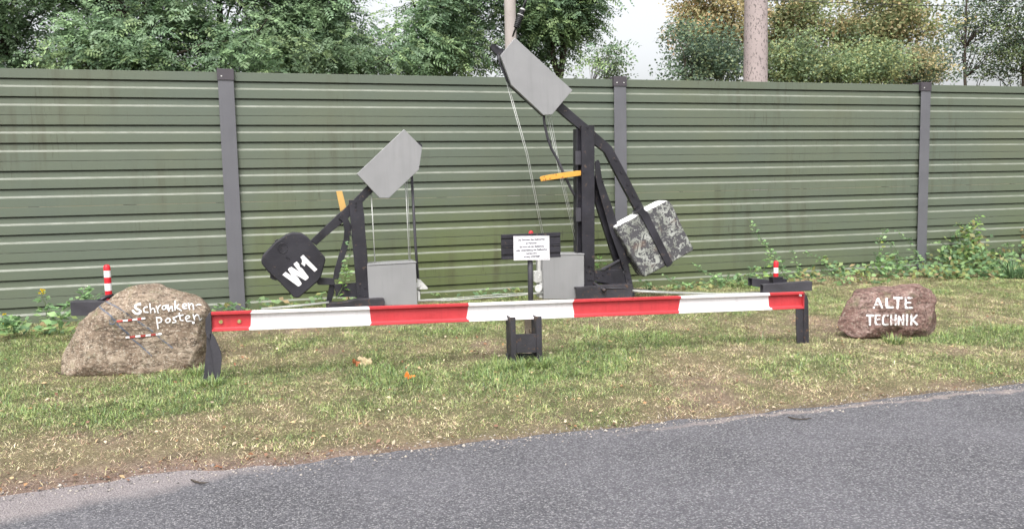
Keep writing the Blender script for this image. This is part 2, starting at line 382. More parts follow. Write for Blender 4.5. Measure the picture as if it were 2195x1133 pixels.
# ------------------------------------------------------------------ grass
def blades(n, xr, yr, kind, keep, lenr, wid, elev, colf, seed, curl=.35):
    r = np.random.default_rng(seed)
    x = r.uniform(*xr, n); y = r.uniform(*yr, n); k = r.random(n) < keep(x, y); x = x[k]; y = y[k]; n = len(x)
    # clump: pull some of the blades towards tuft centres
    z = zg(x, y)
    g = green_map(x, y)
    cl_ = ND(x+2, y+2, 8, 3)+.6*(NC(x+2, y+2, 22, 2)-.5); L = r.uniform(*lenr, n)*(.55+.9*g if kind == 'green' else 1)*np.clip(.4+1.2*cl_, .6, 1.5); el = np.radians(r.uniform(*elev, n)); a = r.uniform(0, 2*np.pi, n)
    D = np.stack([np.cos(a)*np.cos(el), np.sin(a)*np.cos(el), np.sin(el)], 1)
    a2 = a+np.pi/2+r.normal(0, .4, n); W = np.stack([np.cos(a2), np.sin(a2), r.normal(0, .25, n)], 1)*(wid*r.uniform(.6, 1.3, n))[:, None]/2
    P = np.stack([x, y, z-.004], 1); el2 = el-curl*r.uniform(.2, 2.2, n)
    D2 = np.stack([np.cos(a)*np.cos(el2), np.sin(a)*np.cos(el2), np.sin(el2)], 1)
    mid = P+D*(L*.55)[:, None]; tip = mid+D2*(L*.5)[:, None]
    tip[:, 2] = np.maximum(tip[:, 2], z+.003)
    V = np.stack([P-W, P+W, mid+W*.8, mid-W*.8, tip], 1)       # 5 verts
    c = colf(x, y, g, r)*np.clip(.62+.85*cl_, .7, 1.35)[:, None]; C = np.repeat(c[:, None, :], 5, 1)
    i = np.arange(n)[:, None]*5
    T = np.concatenate([i+[0, 1, 2], i+[0, 2, 3], i+[3, 2, 4]], 1).reshape(-1, 3)
    return V.reshape(-1, 3), T, C.reshape(-1, 3)
def pal(r, n, cols):
    c = np.array(cols); k = r.integers(0, len(c), n); return c[k]*r.uniform(.45, 1.45, n)[:, None]
GREENS = [(.18, .27, .08), (.23, .32, .10), (.13, .21, .07), (.29, .35, .13), (.17, .25, .13), (.33, .37, .15)]
OLIVE = [(.44, .46, .20), (.52, .50, .25), (.38, .40, .17), (.47, .44, .23)]
STRAW = [(.66, .58, .36), (.56, .50, .30), (.76, .66, .49), (.46, .34, .24), (.50, .34, .24), (.34, .24, .18)]
def cg(x, y, g, r):
    n = len(x); a = pal(r, n, GREENS); b = pal(r, n, OLIVE); t = np.clip(g*1.35+r.normal(0, .22, n), 0, 1)[:, None]; return a*t+b*(1-t)
def cs(x, y, g, r):
    n = len(x); s = soil_map(x, y)[:, None]; return pal(r, n, STRAW)*(1-.35*s) + np.array([.03, 0, 0])*s
def make_grass():
    parts = []
    ins = lambda x, y: (y > edge_y(x)-.02+.05*NB(x+9, y, 7, 2)).astype(float)*(y < 10.24)
    kg = lambda x, y: ins(x, y)*np.clip(.24+green_map(x, y)*.95, 0, 1)*(1-.8*soil_map(x, y))
    ks = lambda x, y: ins(x, y)*np.clip(.78-.42*green_map(x, y), 0, 1)*(1-.3*soil_map(x, y))
    parts.append(blades(800000, (-4.2, 12.6), (4.9, 10.25), 'green', kg, (.014, .042), .0036, (8, 72), cg, 5))
    parts.append(blades(760000, (-4.2, 12.6), (4.9, 10.25), 'straw', ks, (.012, .044), .0030, (-4, 50), cs, 6, .3))
    kd = lambda x, y: (y > edge_y(x)-.05)*(y < 10.2)*np.clip(soil_map(x, y)*1.6-.1, 0, 1)
    DEB = [(.34, .21, .16), (.26, .15, .12), (.46, .34, .25), (.20, .12, .10), (.56, .45, .34), (.13, .09, .08)]
    parts.append(blades(420000, (-4.2, 12.6), (4.85, 10.2), 'straw', kd, (.010, .036), .0045, (-6, 35), lambda x, y, g, r: pal(r, len(x), DEB), 12, .2))
    kl = lambda x, y: ins(x, y)*np.clip((green_map(x, y)-.62)*2.6, 0, 1)*(NB(x+3, y+3, 3, 2) > .5)
    parts.append(blades(60000, (-4.2, 12.6), (4.9, 10.25), 'green', kl, (.035, .075), .0055, (40, 85), cg, 8, .6))
    kf = lambda x, y: ins(x, y)*(((x < -4.2) | (x > 12.6)))
    parts.append(blades(60000, (-11, 20), (4.9, 10.25), 'green', kf, (.03, .07), .009, (25, 80), cg, 9))
    o = 0; Vs = []; Ts = []; Cs = []
    for v, t, c in parts: Vs.append(v); Ts.append(t+o); Cs.append(c); o += len(v)
    ob = npmesh('grass', np.concatenate(Vs), np.concatenate(Ts), GRASSM, None, np.concatenate(Cs))
    tag(ob, 'short mown verge grass, part green and part dry straw', 'grass', kind='stuff')
make_grass()

def tufts(cx, cy, n, rad, L, name, label, seed, cols=GREENS, wid=.006):
    r = np.random.default_rng(seed); a = r.uniform(0, 2*np.pi, n); q = rad*np.sqrt(r.random(n)); x = cx+q*np.cos(a); y = cy+q*np.sin(a); z = zg(x, y)-.005
    el = np.radians(r.uniform(38, 88, n)); aa = a+r.normal(0, .6, n); Ln = r.uniform(.5, 1, n)*L
    pts = []; p = np.stack([x, y, z], 1); W = np.stack([-np.sin(aa), np.cos(aa), 0*aa], 1)*wid/2; V = [p-W, p+W]
    for k in range(3):
        e = el-k*.45*r.uniform(.3, 1.4, n); p = p+np.stack([np.cos(aa)*np.cos(e), np.sin(aa)*np.cos(e), np.sin(e)], 1)*(Ln/3)[:, None]
        f = (.9, .6, .05)[k]; V += [p-W*f, p+W*f]
    V = np.stack(V, 1); c = np.repeat(pal(r, n, cols)[:, None, :], 8, 1); i = np.arange(n)[:, None]*8
    Fq = np.concatenate([i+[2*k, 2*k+1, 2*k+3, 2*k+2] for k in range(3)], 1).reshape(-1, 4)
    b = np.array([cx, cy, G(cx, cy)])
    o = npmesh(name, V.reshape(-1, 3)-b, Fq, GRASSM, None, c.reshape(-1, 3)); o.location = b
    return tag(o, label, 'grass tuft')

# ------------------------------------------------------------------ noise barrier
FY, FX0, FTOP, EH = 10.265, -.4995, 3.0368, .509
def make_fence():
    root = thing('noise_barrier', 'green ribbed metal noise barrier wall with grey steel posts behind the exhibits', 'fence', (FX0, FY, .15))
    dep = 1
    fr = [(0, .0), (0, .201), (.048, .204), (.048, .231), (.020, .234), (.018, .352), (0, .398), (0, .597), (.048, .600), (.048, .627), (.020, .630), (.018, .757), (0, .803), (0, 1.0)]
    for b in range(-3, 6):
        xa = FX0+5*b+.035; xb = FX0+5*(b+1)-.035
        for e in range(6):
            zt = FTOP-e*EH; jit = random.uniform(-.0012, .0012)
            prof = [(FY+jit+dep*i, zt-.0025-f*(EH-.005)) for i, f in fr]
            prof += [(FY+.12, zt-EH+.0025), (FY+.12, zt-.0025)]
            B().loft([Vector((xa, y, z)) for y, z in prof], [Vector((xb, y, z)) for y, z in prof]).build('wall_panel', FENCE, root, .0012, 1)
    for b in range(-3, 7):
        x = FX0+5*b; g = -.3; top = FTOP+.0
        q = B(); y0 = FY-.045; hw = .088
        q.box((x, y0+.005, (top+g)/2), (hw*2, .010, top-g)); q.box((x, y0+.0925, (top+g)/2), (.008, .165, top-g)); q.box((x, y0+.18, (top+g)/2), (hw*2, .010, top-g))
        po = q.build('post', POSTGREY, root, .0015, 1)
        c = B(); c.box((x, y0+.09, top-.035), (hw*2+.012, .20, .13)); cp = c.build('post_cap', CAPBROWN, po, .002, 1)
        for sx in ((-.05, .05) if b % 2 else (-.045,)): B().bolt((x+sx, y0-.0105, top-.055), .009, .005).build('bolt', GALV, cp)
make_fence()

# ------------------------------------------------------------------ red and white boom
def make_boom():
    yl, yr = 6.96, 6.60
    tl, bl = at(453, 668.5, yl), at(453, 711, yl); tr, br = at(1722, 625.5, yr), at(1722, 661, yr)
    c0, c1 = (tl+bl)/2, (tr+br)/2; h = ((tl-bl).z+(tr-br).z)/2
    d = (c1-c0).normalized(); up = Vector((0, 0, 1)); back = up.cross(d).normalized()
    if back.y < 0: back = -back
    root = thing('barrier_boom', 'long red and white painted steel barrier boom standing on black end legs', 'barrier', (c0.x, c0.y, G(c0.x, c0.y)))
    def tpar(px):      # distance along the beam whose centre line projects to px
        a, b = 0, (c1-c0).length
        for _ in range(40):
            t = (a+b)/2; P = c0+d*t-EYE; u = 1097.5+F_PX*P.dot(_R)/P.dot(_fw)
            if u < px: a = t
            else: b = t
        return t
    xs = [tpar(p) for p in (453, 537, 792, 1005, 1231, 1457, 1653, 1722)]
    H = h/2; fl = .030; th = .008
    prof = [(-H+.002, 0), (-H, .003), (-H, fl+th), (H, fl+th), (H, .003), (H-.002, 0), (H-.022, .001), (H-.026, .005), (H-.030, fl-.006), (H-.036, fl), (-H+.030, fl), (-H+.022, fl-.008), (-H+.018, .005), (-H+.015, .001)]
    up2 = d.cross(back); up2 = up2 if up2.z > 0 else -up2
    bm = B()
    # rings with slightly wandering paint edges
    for i in range(7):
        n = max(2, int((xs[i+1]-xs[i])/.25)); mi = 0 if i % 2 == 0 else 1
        ts = np.linspace(xs[i], xs[i+1], n+1)
        rings = []
        for k, t in enumerate(ts):
            ring = []
            for (b, y) in prof:
                wob = 0
                if (k == 0 and i > 0) or (k == n and i < 6):
                    idx = i if k == 0 else i+1; wob = .010*math.sin(b*60+idx*2.1+y*40)+.006*(1 if b < 0 else -1)*(-1)**idx
                ring.append(c0+d*(t+wob)+up2*b+back*y)
            rings.append(ring)
        for k in range(n): bm.loft(rings[k], rings[k+1], mi, caps=False)
        if i == 0: bm.add(rings[0], [list(range(len(prof)))], mi)
        if i == 6: bm.add(rings[-1], [list(range(len(prof)))], mi)
    beam = bm.build('beam', [REDP, WHITEP], root)
    # two rimmed bolt holes near the left end
    q = M('grass_seen_through_hole'); q.set(q.ramp(q.noise(60, 3), [(.4, (.2, .17, .05)), (.6, (.32, .3, .14))]), .9)
    for px, py in ((473.5, 689), (513, 688)):
        e = B()
        dr = ray(px, py); n = -back; p0 = c0+back*(fl-.0015); t = (p0-EYE).dot(n)/dr.dot(n); P = EYE+dr*t
        A = [P+d*(math.cos(k*math.pi/6)*.022)+up*(math.sin(k*math.pi/6)*.022) for k in range(12)]
        e.loft(A, [a-back*.004 for a in A], 0)
        A = [P-back*.0045+d*(math.cos(k*math.pi/6)*.016)+up*(math.sin(k*math.pi/6)*.016) for k in range(12)]
        e.loft(A, [a-back*.002 for a in A], 1)
        e.build('bolt_hole', [REDP, q.m], beam)
    # end plate with bright bolt on the right end
    P = at(1714.5, 632.5, yr); B().bolt(P+back*.001, .010, .02).build('bolt', GALV, beam)
    e = B(); e.loft([c1+d*.0005+up2*a+back*b for a, b in ((-H, 0), (-H, fl+th), (H, fl+th), (H, 0))], [c1+d*.011+up2*a+back*b for a, b in ((-H, -.003), (-H, fl+th), (H, fl+th), (H, -.003))])
    e.build('end_plate', REDP, root)
    # left leg: bent open channel
    y = yl-.004; lg = B()
    lg.trace([(452, 668), (454, 712), (452, 728), (443, 722), (440, 706), (440.5, 684), (446, 674)], y, .075)
    lg.trace([(443, 715), (452, 718), (453, 745), (449, 775), (446, 800), (441, 829), (434, 829), (438, 790), (442, 750)], y+.05, .02)
    lg.trace([(449, 714), (456, 715), (461, 724), (467, 737), (473, 752), (475.5, 768), (473.5, 790), (469, 829), (459, 829), (459, 800), (457, 780), (455, 760), (450, 735)], y, .02)
    lg.trace([(444, 722), (455, 722), (465, 745), (470, 775), (467, 803), (453, 803), (445, 806), (442, 765)], y+.035, .02)
    lg.build('leg', CHARCOAL, root, .002, 1)
    lg = B(); y = yr-.003
    lg.trace([(1706.5, 661), (1722, 661), (1723, 700), (1723.5, 738), (1709, 738), (1707, 700)], y+.01, .012)
    lg.trace([(1723, 625), (1731, 636.5), (1733, 645), (1734.5, 739), (1724.5, 739), (1723.2, 661)], y, .07)
    lg.build('leg', BLACKOLD, root, .002, 1)
make_boom()

def make_stand():
    Y = 6.70; p = at(1125, 770, Y); g = G(p.x, p.y)
    root = thing('rest_stand', 'low black rusty steel stand of two uprights under the middle of the boom', 'stand', (p.x, p.y, g))
    def upr(a, b, top, bot, t=.15):
        q = B(); w = at(b, 700, Y).x-at(a, 700, Y).x; x0 = at(a, 700, Y).x; z0 = G(x0, Y)-.06; z1 = at(a, top, Y).z
        th = .008
        q.box((x0+w/2, Y+th/2, (z0+z1)/2), (w, th, z1-z0)); q.box((x0+w/2, Y+t-th/2, (z0+z1)/2), (w, th, z1-z0)); q.box((x0+th/2+.001, Y+t/2, (z0+z1)/2), (th, t-2*th, z1-z0))
        return q.build('upright', BLACKOLD, root, .0015, 1)
    upr(1094.5, 1105.5, 680, 785); upr(1150, 1161.5, 678, 775)
    B().trace([(1104, 715.5), (1151, 715), (1152.5, 755), (1107, 756)], Y+.012, .010).build('cross_plate', BLACKOLD, root, .0015, 1)
    B().trace([(1105, 757), (1150, 757), (1152, 800), (1106, 800)], Y+.12, .01).build('void_shade_plate', BLACKOLD, root, .0015, 1)  # added dark sheet standing in for the shaded void under the cross plate
    B().trace([(1127, 670), (1139.5, 670), (1140, 760), (1129, 760)], Y+.22, .05).build('timber', WOODB, root, .003, 1)
    B().trace([(1086, 759), (1090, 758), (1092, 778), (1087, 778)], Y+.06, .04).build('foot_block', BLACKOLD, root, .002, 1)
make_stand()

# ------------------------------------------------------------------ barrier machines
MY = 9.05
def rivets(name, pts, Y, r, mat, parent):
    for a, b in pts: B().bolt(at(a, b, Y)-Vector((0, .0005, 0)), r, .010).build(name, mat, parent)
def traces(name, specs, mat, parent, bevel=0, seg=1):
    for pts, Y, t in specs: o = B().trace(pts, Y, t).build(name, mat, parent, bevel, seg)
    return o
def polyrod(name, pts, Ys, r, mat, root):
    if not isinstance(Ys, (list, tuple)): Ys = [Ys]*len(pts)
    P = [at(a, b, y) for (a, b), y in zip(pts, Ys)]
    return B().tube(P, r, 8).build(name, mat, root)

def slab_text(polys, Y, name, mat, parent, t=.0015):
    q = B()
    for p in polys: q.trace(p, Y-t, t)
    return q.build(name, mat, parent)

def shell_plate(pts, Y, t, name, root):
    """painted sheet-steel cover: thin front plate with a folded rim"""
    q = B(); A = [at(a, b, Y) for a, b in pts]; c = sum(A, Vector())/len(A)
    inn = [c+(a-c)*.985 for a in A]; inn = [a for a in inn]
    q.loft(A, [a+Vector((0, t, 0)) for a in A])
    return q.build(name, GREYBOX, root, .004, 2)

def make_left_machine():
    z1 = Z(540, 260, 2.698)
    p = at(770, 645, MY); root = thing('barrier_machine', 'small black barrier drive with a counterweight painted W1 and grey covers', 'barrier machine', (p.x, p.y, G(p.x, p.y)))
    # post: two channels with the lever between them
    post = z1([(560, 455), (637, 452), (650, 545), (665, 770), (680, 1045), (612, 1045), (596, 870), (570, 560)])
    q = B(); q.trace(post, MY, .012); q.trace([(post[0][0]+.3, post[0][1]), (post[0][0]+2, post[0][1]), (post[5][0]+2, post[5][1]), (post[5][0]+.3, post[5][1])], MY+.012, .045)
    q.trace([(post[1][0]-2, post[1][1]), (post[1][0]-.3, post[1][1]), (post[2][0]-.3, post[2][1]), (post[4][0]-.3, post[4][1]), (post[4][0]-2, post[4][1]), (post[2][0]-2, post[2][1])], MY+.012, .045)
    po = q.build('post', BLACK, root, .002, 1)
    rivets('rivet', z1([(600, 468), (600, 490), (602, 510), (625, 945), (655, 960), (622, 1000), (655, 1010), (570, 600), (577, 660)]), MY, .010, BLACK, po)
    q = B(); q.trace([(a, b) for a, b in z1([(566, 470), (640, 466), (668, 770), (680, 1045), (618, 1045), (575, 560)])], MY+.14, .012); q.build('post', BLACK, root, .002, 1)
    q = B(); q.trace(z1([(338, 690), (372, 716), (458, 640), (520, 590), (560, 556), (640, 480), (640, 468), (700, 408), (775, 330), (750, 300), (668, 372), (590, 452), (520, 520), (500, 535)]), MY+.07, .06)
    arm = q.build('lever_arm', BLACK, root, .003, 2)
    q = B(); q.trace(z1([(500, 560), (520, 528), (556, 545), (556, 575), (530, 592), (520, 575)]), MY+.05, .019); q.build('joint_plate', BLACK, root, .003, 1)
    # counterweight
    q = B(); q.trace(z1([(198, 655), (235, 641), (285, 645), (322, 668), (422, 784), (426, 800), (412, 860), (400, 900), (382, 925), (275, 1018), (258, 1022), (238, 1014), (160, 930), (90, 868), (56, 822), (54, 800), (62, 775), (135, 698)]), MY-.05, .13)
    cw = q.build('counterweight', BLACK, root, .014, 3)
    traces('lug', [(z1([(104, 880), (118, 876), (148, 902), (142, 920), (120, 915), (106, 905)]), MY-.02, .06), (z1([(130, 690), (148, 680), (152, 690), (138, 702)]), MY-.02, .06)], BLACK, cw, .004, 2)
    zt = Z(580, 520, 9.443)
    W = [[(240, 650), (305, 588), (420, 680), (480, 700)], ]
    Wp = zt([(238, 648), (305, 588), (425, 668), (465, 720), (350, 542), (375, 510), (425, 488), (585, 590), (470, 440), (470, 425), (528, 378), (578, 430), (590, 490), (640, 520), (768, 690), (765, 715), (712, 757), (690, 755), (610, 705), (490, 640), (555, 705), (628, 820), (620, 845), (580, 878), (555, 880)])
    one = zt([(604, 292), (660, 243), (948, 538), (892, 588), (708, 412), (690, 480), (622, 425), (640, 385), (632, 335)])
    slab_text([Wp, one], MY-.05, 'lettering', WHITELET, cw)
    q = B(); c = [at(580+(245+100*math.cos(t))/9.443, 520+(110+100*math.sin(t))/9.443, MY-.052) for t in np.linspace(0, 2*math.pi, 25)]
    q.tube(c, .0035, 6); q.build('cast_ring', BLACK, cw)
    embossed('BMA', at(580+185/9.443, 520+155/9.443, MY-.052), .055, cw, BLACK, math.radians(42), 'cast_letters')
    embossed('W4.', at(580+290/9.443, 520+300/9.443, MY-.052), .035, cw, BLACK, math.radians(-38), 'cast_letters')
    # rear leg and bracing
    q = B(); q.trace(z1([(528, 592), (558, 568), (574, 600), (572, 660), (545, 760), (515, 850), (500, 912), (470, 912), (478, 860), (505, 770), (532, 680), (536, 630)]), MY+.05, .05)
    q.trace(z1([(452, 935), (480, 935), (476, 990), (455, 1062), (428, 1062), (440, 990)]), MY+.05, .05); q.build('rear_leg', BLACK, root, .003, 1)
    q = B(); q.trace(z1([(378, 918), (396, 904), (476, 908), (478, 946), (384, 945), (376, 935)]), MY+.02, .045); q.build('stop_arm', BLACK, root, .003, 1)
    traces('brace_plate', [(z1([(476, 942), (606, 932), (612, 1014), (486, 1014)]), MY+.02, .02), (z1([(545, 738), (596, 736), (597, 742), (546, 744)]), MY+.06, .03)], BLACK, root, .002, 1)
    q = B(); q.trace(z1([(432, 1052), (530, 1046), (600, 1030), (764, 1022), (770, 1044), (765, 1075), (432, 1082)]), MY-.12, .12); q.build('base_channel', BLACKOLD, root, .004, 1)
    q = B(); q.trace(z1([(487, 404), (522, 402), (546, 500), (512, 522)]), MY+.16, .012); q.build('handle', ORANGEY, root, .002, 1)
    # covers, cabinet, rods
    cov = shell_plate(z1([(880, 46), (985, 152), (966, 280), (792, 444), (738, 443), (607, 304)]), MY-.02, .055, 'drive_cover', root)
    q = B(); q.trace(z1([(950, 126), (968, 120), (986, 138), (982, 160), (965, 150)]), MY+.05, .05); q.build('pivot_end', BLACK, root, .003, 1)
    q = B(); q.trace(z1([(667, 836), (948, 820), (958, 1060), (680, 1066)]), MY-.04, .30); cab = q.build('cabinet', GREYBOX, root, .004, 2)
    A = [at(*z1([(a, b)])[0], MY-.045) for a, b in ((671, 834), (949, 818))]
    q = B(); q.add([A[0]+Vector((-.006, 0, .0)), A[1]+Vector((.006, 0, 0)), A[1]+Vector((.006, .31, .0)), A[0]+Vector((-.006, .31, 0)), A[0]+Vector((-.006, 0, .014)), A[1]+Vector((.006, 0, .014)), A[1]+Vector((.006, .31, .014)), A[0]+Vector((-.006, .31, .014))], [[3,2,1,0],[4,5,6,7],[0,1,5,4],[1,2,6,5],[2,3,7,6],[3,0,4,7]])
    q.build('lid', GREYBOX, cab, .003, 1)
    for a, b in (((690, 420), (712, 822)), ((888, 345), (910, 808))):
        polyrod('pull_rod', z1([a, b]), MY+.10, .0065, ROD, root)
    polyrod('pull_rod', z1([(898, 345), (918, 808)]), MY+.13, .003, ROD, root)
    polyrod('cable_pipe', z1([(924, 315), (945, 700), (968, 1010)]), MY+.14, .0155, CHARCOAL, root)
    q = B(); q.trace(z1([(955, 908), (975, 915), (1018, 962), (1015, 970), (958, 972)]), MY+.05, .008); q.trace(z1([(957, 975), (972, 985), (974, 1028), (960, 1032)]), MY+.05, .05)
    q.tube([at(*z1([(960, 945)])[0], MY+.04), at(*z1([(960, 945)])[0], MY+.12)], .03, 14); q.build('bracket', GALV, root, .001, 1)
    return root

def embossed(txt, P, size, parent, mat, rot, name, t=.002, sx=1.0, align='LEFT', bevel=0):
    cu = bpy.data.curves.new('tmp', 'FONT'); cu.body = txt; cu.size = size; cu.extrude = t; cu.align_x = align; cu.resolution_u = 3; cu.offset = bevel
    ob = bpy.data.objects.new('tmp', cu); COL.objects.link(ob)
    bpy.context.view_layer.update()
    me = bpy.data.meshes.new_from_object(ob.evaluated_get(bpy.context.evaluated_depsgraph_get()))
    bpy.data.objects.remove(ob)
    mt = Matrix.Translation(P-wloc(parent)) @ Matrix.Rotation(math.pi/2, 4, 'X') @ Matrix.Rotation(rot, 4, 'Z') @ Matrix.Diagonal((sx, 1, 1, 1))
    me.transform(mt); me.materials.clear(); me.materials.append(mat); me.name = name
    o = bpy.data.objects.new(name, me); COL.objects.link(o); o.parent = parent
    return o

def make_right_machine():
    zr = Z(1060, 230, 2.575); z2 = Z(1030, 60, 4.196); z5 = Z(1270, 400, 5.396); z4 = Z(1220, 540, 10.3)
    p = at(1262, 635, MY); root = thing('barrier_machine', 'tall black barrier drive with a flaking concrete counterweight and raised grey cover', 'barrier machine', (p.x, p.y, G(p.x, p.y)))
    q = B(); q.trace(zr([(480, 100), (552, 100), (553, 700), (552, 990), (488, 994), (484, 700)]), MY, .012)
    q.trace(zr([(481, 101), (486, 101), (494, 992), (489, 992)]), MY+.012, .045); q.trace(zr([(546, 101), (551, 101), (551, 990), (546, 990)]), MY+.012, .045)
    po = q.build('post', BLACK, root, .002, 1)
    rivets('rivet', zr([(513, 112), (519, 878), (510, 905), (538, 878), (519, 950), (540, 950), (492, 360)]) + z4([(440, 315), (475, 455), (475, 610), (530, 390)]), MY, .011, BLACK, po)
    q = B(); q.trace(zr([(478, 118), (540, 118), (548, 800), (545, 990), (476, 990)]), MY+.17, .012); q.trace(zr([(453, 118), (460, 118), (462, 800), (455, 800)]), MY+.05, .12); q.trace(zr([(458, 118), (480, 118), (480, 805), (456, 805)]), MY+.085, .07)
    q.build('post', BLACK, root, .002, 1)
    traces('clamp_plate', [(zr([(447, 243), (478, 240), (480, 318), (448, 318)]), MY+.03, .02), (zr([(449, 556), (480, 555), (480, 630), (451, 632)]), MY+.03, .02)], CHARCOAL, root, .003, 2)
    # bent lever arm carrying the weight
    arm = [(1150, 196), (1160, 185), (1206, 221.5), (1259, 267), (1275, 282), (1303, 306), (1312, 315), (1318, 326), (1349, 384), (1384, 452), (1378, 456), (1366, 457), (1342, 413), (1312, 357), (1296, 326), (1274, 309), (1247, 281), (1194, 236)]
    q = B(); q.trace(arm, MY+.06, .06); ar = q.build('lever_arm', BLACK, root, .003, 2)
    rivets('bolt', zr([(670, 290), (700, 358), (735, 425), (766, 487), (797, 550)]), MY+.06, .016, BLACK, ar)
    # concrete weight
    W = z5([(262, 462), (300, 440), (560, 300), (800, 172), (850, 160), (895, 172), (935, 225), (1050, 480), (1168, 705), (1166, 740), (1060, 800), (930, 875), (845, 920), (640, 1030), (608, 1046), (578, 1020), (440, 790), (300, 540), (268, 490)])
    t0 = at(*z5([(262, 455)])[0], MY-.04); t1 = at(*z5([(860, 150)])[0], MY-.04); dirn = (t1-t0); dirn.y = 0; dirn.normalize(); nrm = Vector((-dirn.z, 0, dirn.x))
    q = B(); q.trace(W, MY-.04, .20); cw = q.build('counterweight', flaked(nrm, (t0-wloc(root)).dot(nrm)-.018), root)
    bm = bmesh.new(); bm.from_mesh(cw.data)
    es = [e for e in bm.edges if len(e.link_faces) == 2 and e.calc_face_angle(0) > .6]
    bmesh.ops.bevel(bm, geom=es, offset=.022, segments=4, affect='EDGES', profile=.55)
    bm.to_mesh(cw.data); bm.free()
    q = B(); q.trace(z5([(505, 290), (578, 240), (640, 300), (668, 350), (930, 880), (900, 915), (865, 930), (850, 905), (600, 410), (560, 340)]), MY-.062, .018); q.trace(z5([(505, 290), (578, 240), (600, 262), (530, 312)]), MY-.05, .14)
    q.build('weight_strap', BLACK, root, .003, 2)
    # A-frame rear legs
    q = B(); q.trace(zr([(553, 380), (575, 370), (600, 500), (705, 850), (662, 850), (556, 520)]), MY+.13, .05); q.build('rear_leg', BLACK, root, .003, 1)
    q = B(); q.trace(zr([(556, 300), (572, 288), (580, 300), (592, 395), (650, 565), (720, 790), (776, 1042), (742, 1042), (715, 900), (640, 690), (570, 440), (556, 380)]), MY+.03, .012)
    q.trace(zr([(576, 300), (581, 300), (594, 395), (655, 565), (724, 790), (777, 1042), (771, 1042), (716, 800), (646, 565), (586, 395)]), MY+.042, .045); lg = q.build('rear_leg', BLACK, root, .002, 1)
    rivets('rivet', z4([(1195, 255), (1245, 415), (1305, 585)]) + zr([(598, 410)]), MY+.03, .010, BLACK, lg)
    q = B(); q.trace(zr([(552, 898), (705, 895), (735, 958), (700, 985), (552, 958)]), MY+.045, .012); q.trace(zr([(600, 895), (690, 842), (760, 815), (762, 850), (725, 872), (735, 905)]), MY+.055, .02)
    gs = q.build('gusset_plate', BLACK, root, .002, 1)
    rivets('rivet', z4([(625, 550), (740, 495), (850, 440)]), MY+.045, .011, BLACK, gs)
    q = B(); q.trace(zr([(585, 893), (690, 838), (692, 848), (600, 898)]), MY+.03, .025); q.build('flange', CHARCOAL, root, .001, 1)
    traces('sole_plate', [(zr([(556, 963), (660, 960), (662, 972), (560, 974)]), MY+.1, .03), (zr([(600, 972), (668, 972), (668, 990), (600, 990)]), MY+.14, .03), (zr([(660, 955), (700, 955), (712, 990), (662, 990)]), MY+.08, .04)], CHARCOAL, root, .002, 1)
    # base channel, hollow end to the left
    P = zr([(440, 994), (470, 1050), (772, 1050), (755, 990)])
    a, b = at(1234, 616, MY-.10), at(1356, 613.5, MY-.10); z0 = a.z-.18; L = b.x-a.x
    q = B(); xm = (a.x+b.x)/2; th = .009; zt = a.z
    q.box((xm, MY-.095, (zt+z0)/2), (L, th, zt-z0-.012)); q.box((xm, MY-.02, zt-th/2+.001), (L, .155, th)); q.box((xm, MY+.055, (zt+z0)/2), (L, th, zt-z0-.012))
    q.build('base_channel', BLACKOLD, root, .004, 2)
    q = B(); q.tube([at(1273, 606, MY), at(1298, 623, MY-.14)], .016, 10); q.tube([at(1292, 619, MY-.12), at(1298, 623, MY-.15)], .024, 8); q.build('hinge_pin', BLACKOLD, root)
    polyrod('drain_rod', [(1298, 617), (1340, 617), (1420, 624)], [MY-.11, MY-.1, MY+.1], .006, CHARCOAL, root)
    # yellow handle
    q = B(); q.trace(zr([(250, 390), (256, 381), (300, 372), (380, 360), (455, 350), (478, 349), (478, 376), (400, 388), (300, 402), (258, 409)]), MY+.02, .014); q.build('handle', YELLOW, root, .003, 2)
    # upper cover with its dark underside
    cp = z2([(312, 89), (828, 560), (645, 778), (568, 784), (280, 515), (180, 250)])
    shell_plate(cp, MY-.02, .05, 'drive_cover', root)
    q = B(); q.trace(z2([(185, 262), (300, 150), (800, 590), (640, 770), (560, 792), (265, 522)]), MY+.032, .05); q.build('cover_back', BLACK, root, .002, 1)
    q = B(); q.trace(z2([(88, 172), (106, 140), (150, 160), (170, 182), (215, 195), (200, 225), (180, 248), (148, 240), (118, 212)]), MY+.04, .05); q.tube([at(*z2([(c)])[0], MY+.03) for c in ((95, 170), (110, 140), (130, 150), (135, 168), (165, 185), (215, 195))], .003, 5); q.build('pivot_end', BLACK, root, .003, 1)
    polyrod('bent_bar', z2([(155, 240), (178, 330), (215, 410), (245, 485), (300, 540)]), MY+.045, .014, BLACK, root)
    polyrod('cable_pipe', zr([(270, 30), (276, 90), (292, 165), (314, 228), (350, 292), (388, 380), (425, 455), (462, 520)]), MY+.10, .0165, CHARCOAL, root)
    for k, dx in enumerate((0, 3.4)):
        polyrod('pull_rod', [(1085+dx, 176), (1128+dx, 330), (1170.5+dx, 548)], MY+.09+.01*k, .0040, ROD, root)
        polyrod('pull_rod', [(1171+dx, 244), (1200+dx, 378), (1236+dx, 530)], MY+.12+.01*k, .0034, ROD, root)
    polyrod('pull_rod', [(1180, 244), (1198, 345), (1240, 520)], MY+.14, .0025, ROD, root)
    # cabinet
    q = B(); q.trace([(1163.8, 547.5), (1252, 546), (1252.5, 640), (1166, 641)], MY-.04, .28); cab = q.build('cabinet', GREYBOX, root, .004, 2)
    A = [at(1163, 547.5, MY-.045), at(1252.5, 546, MY-.045)]; q = B()
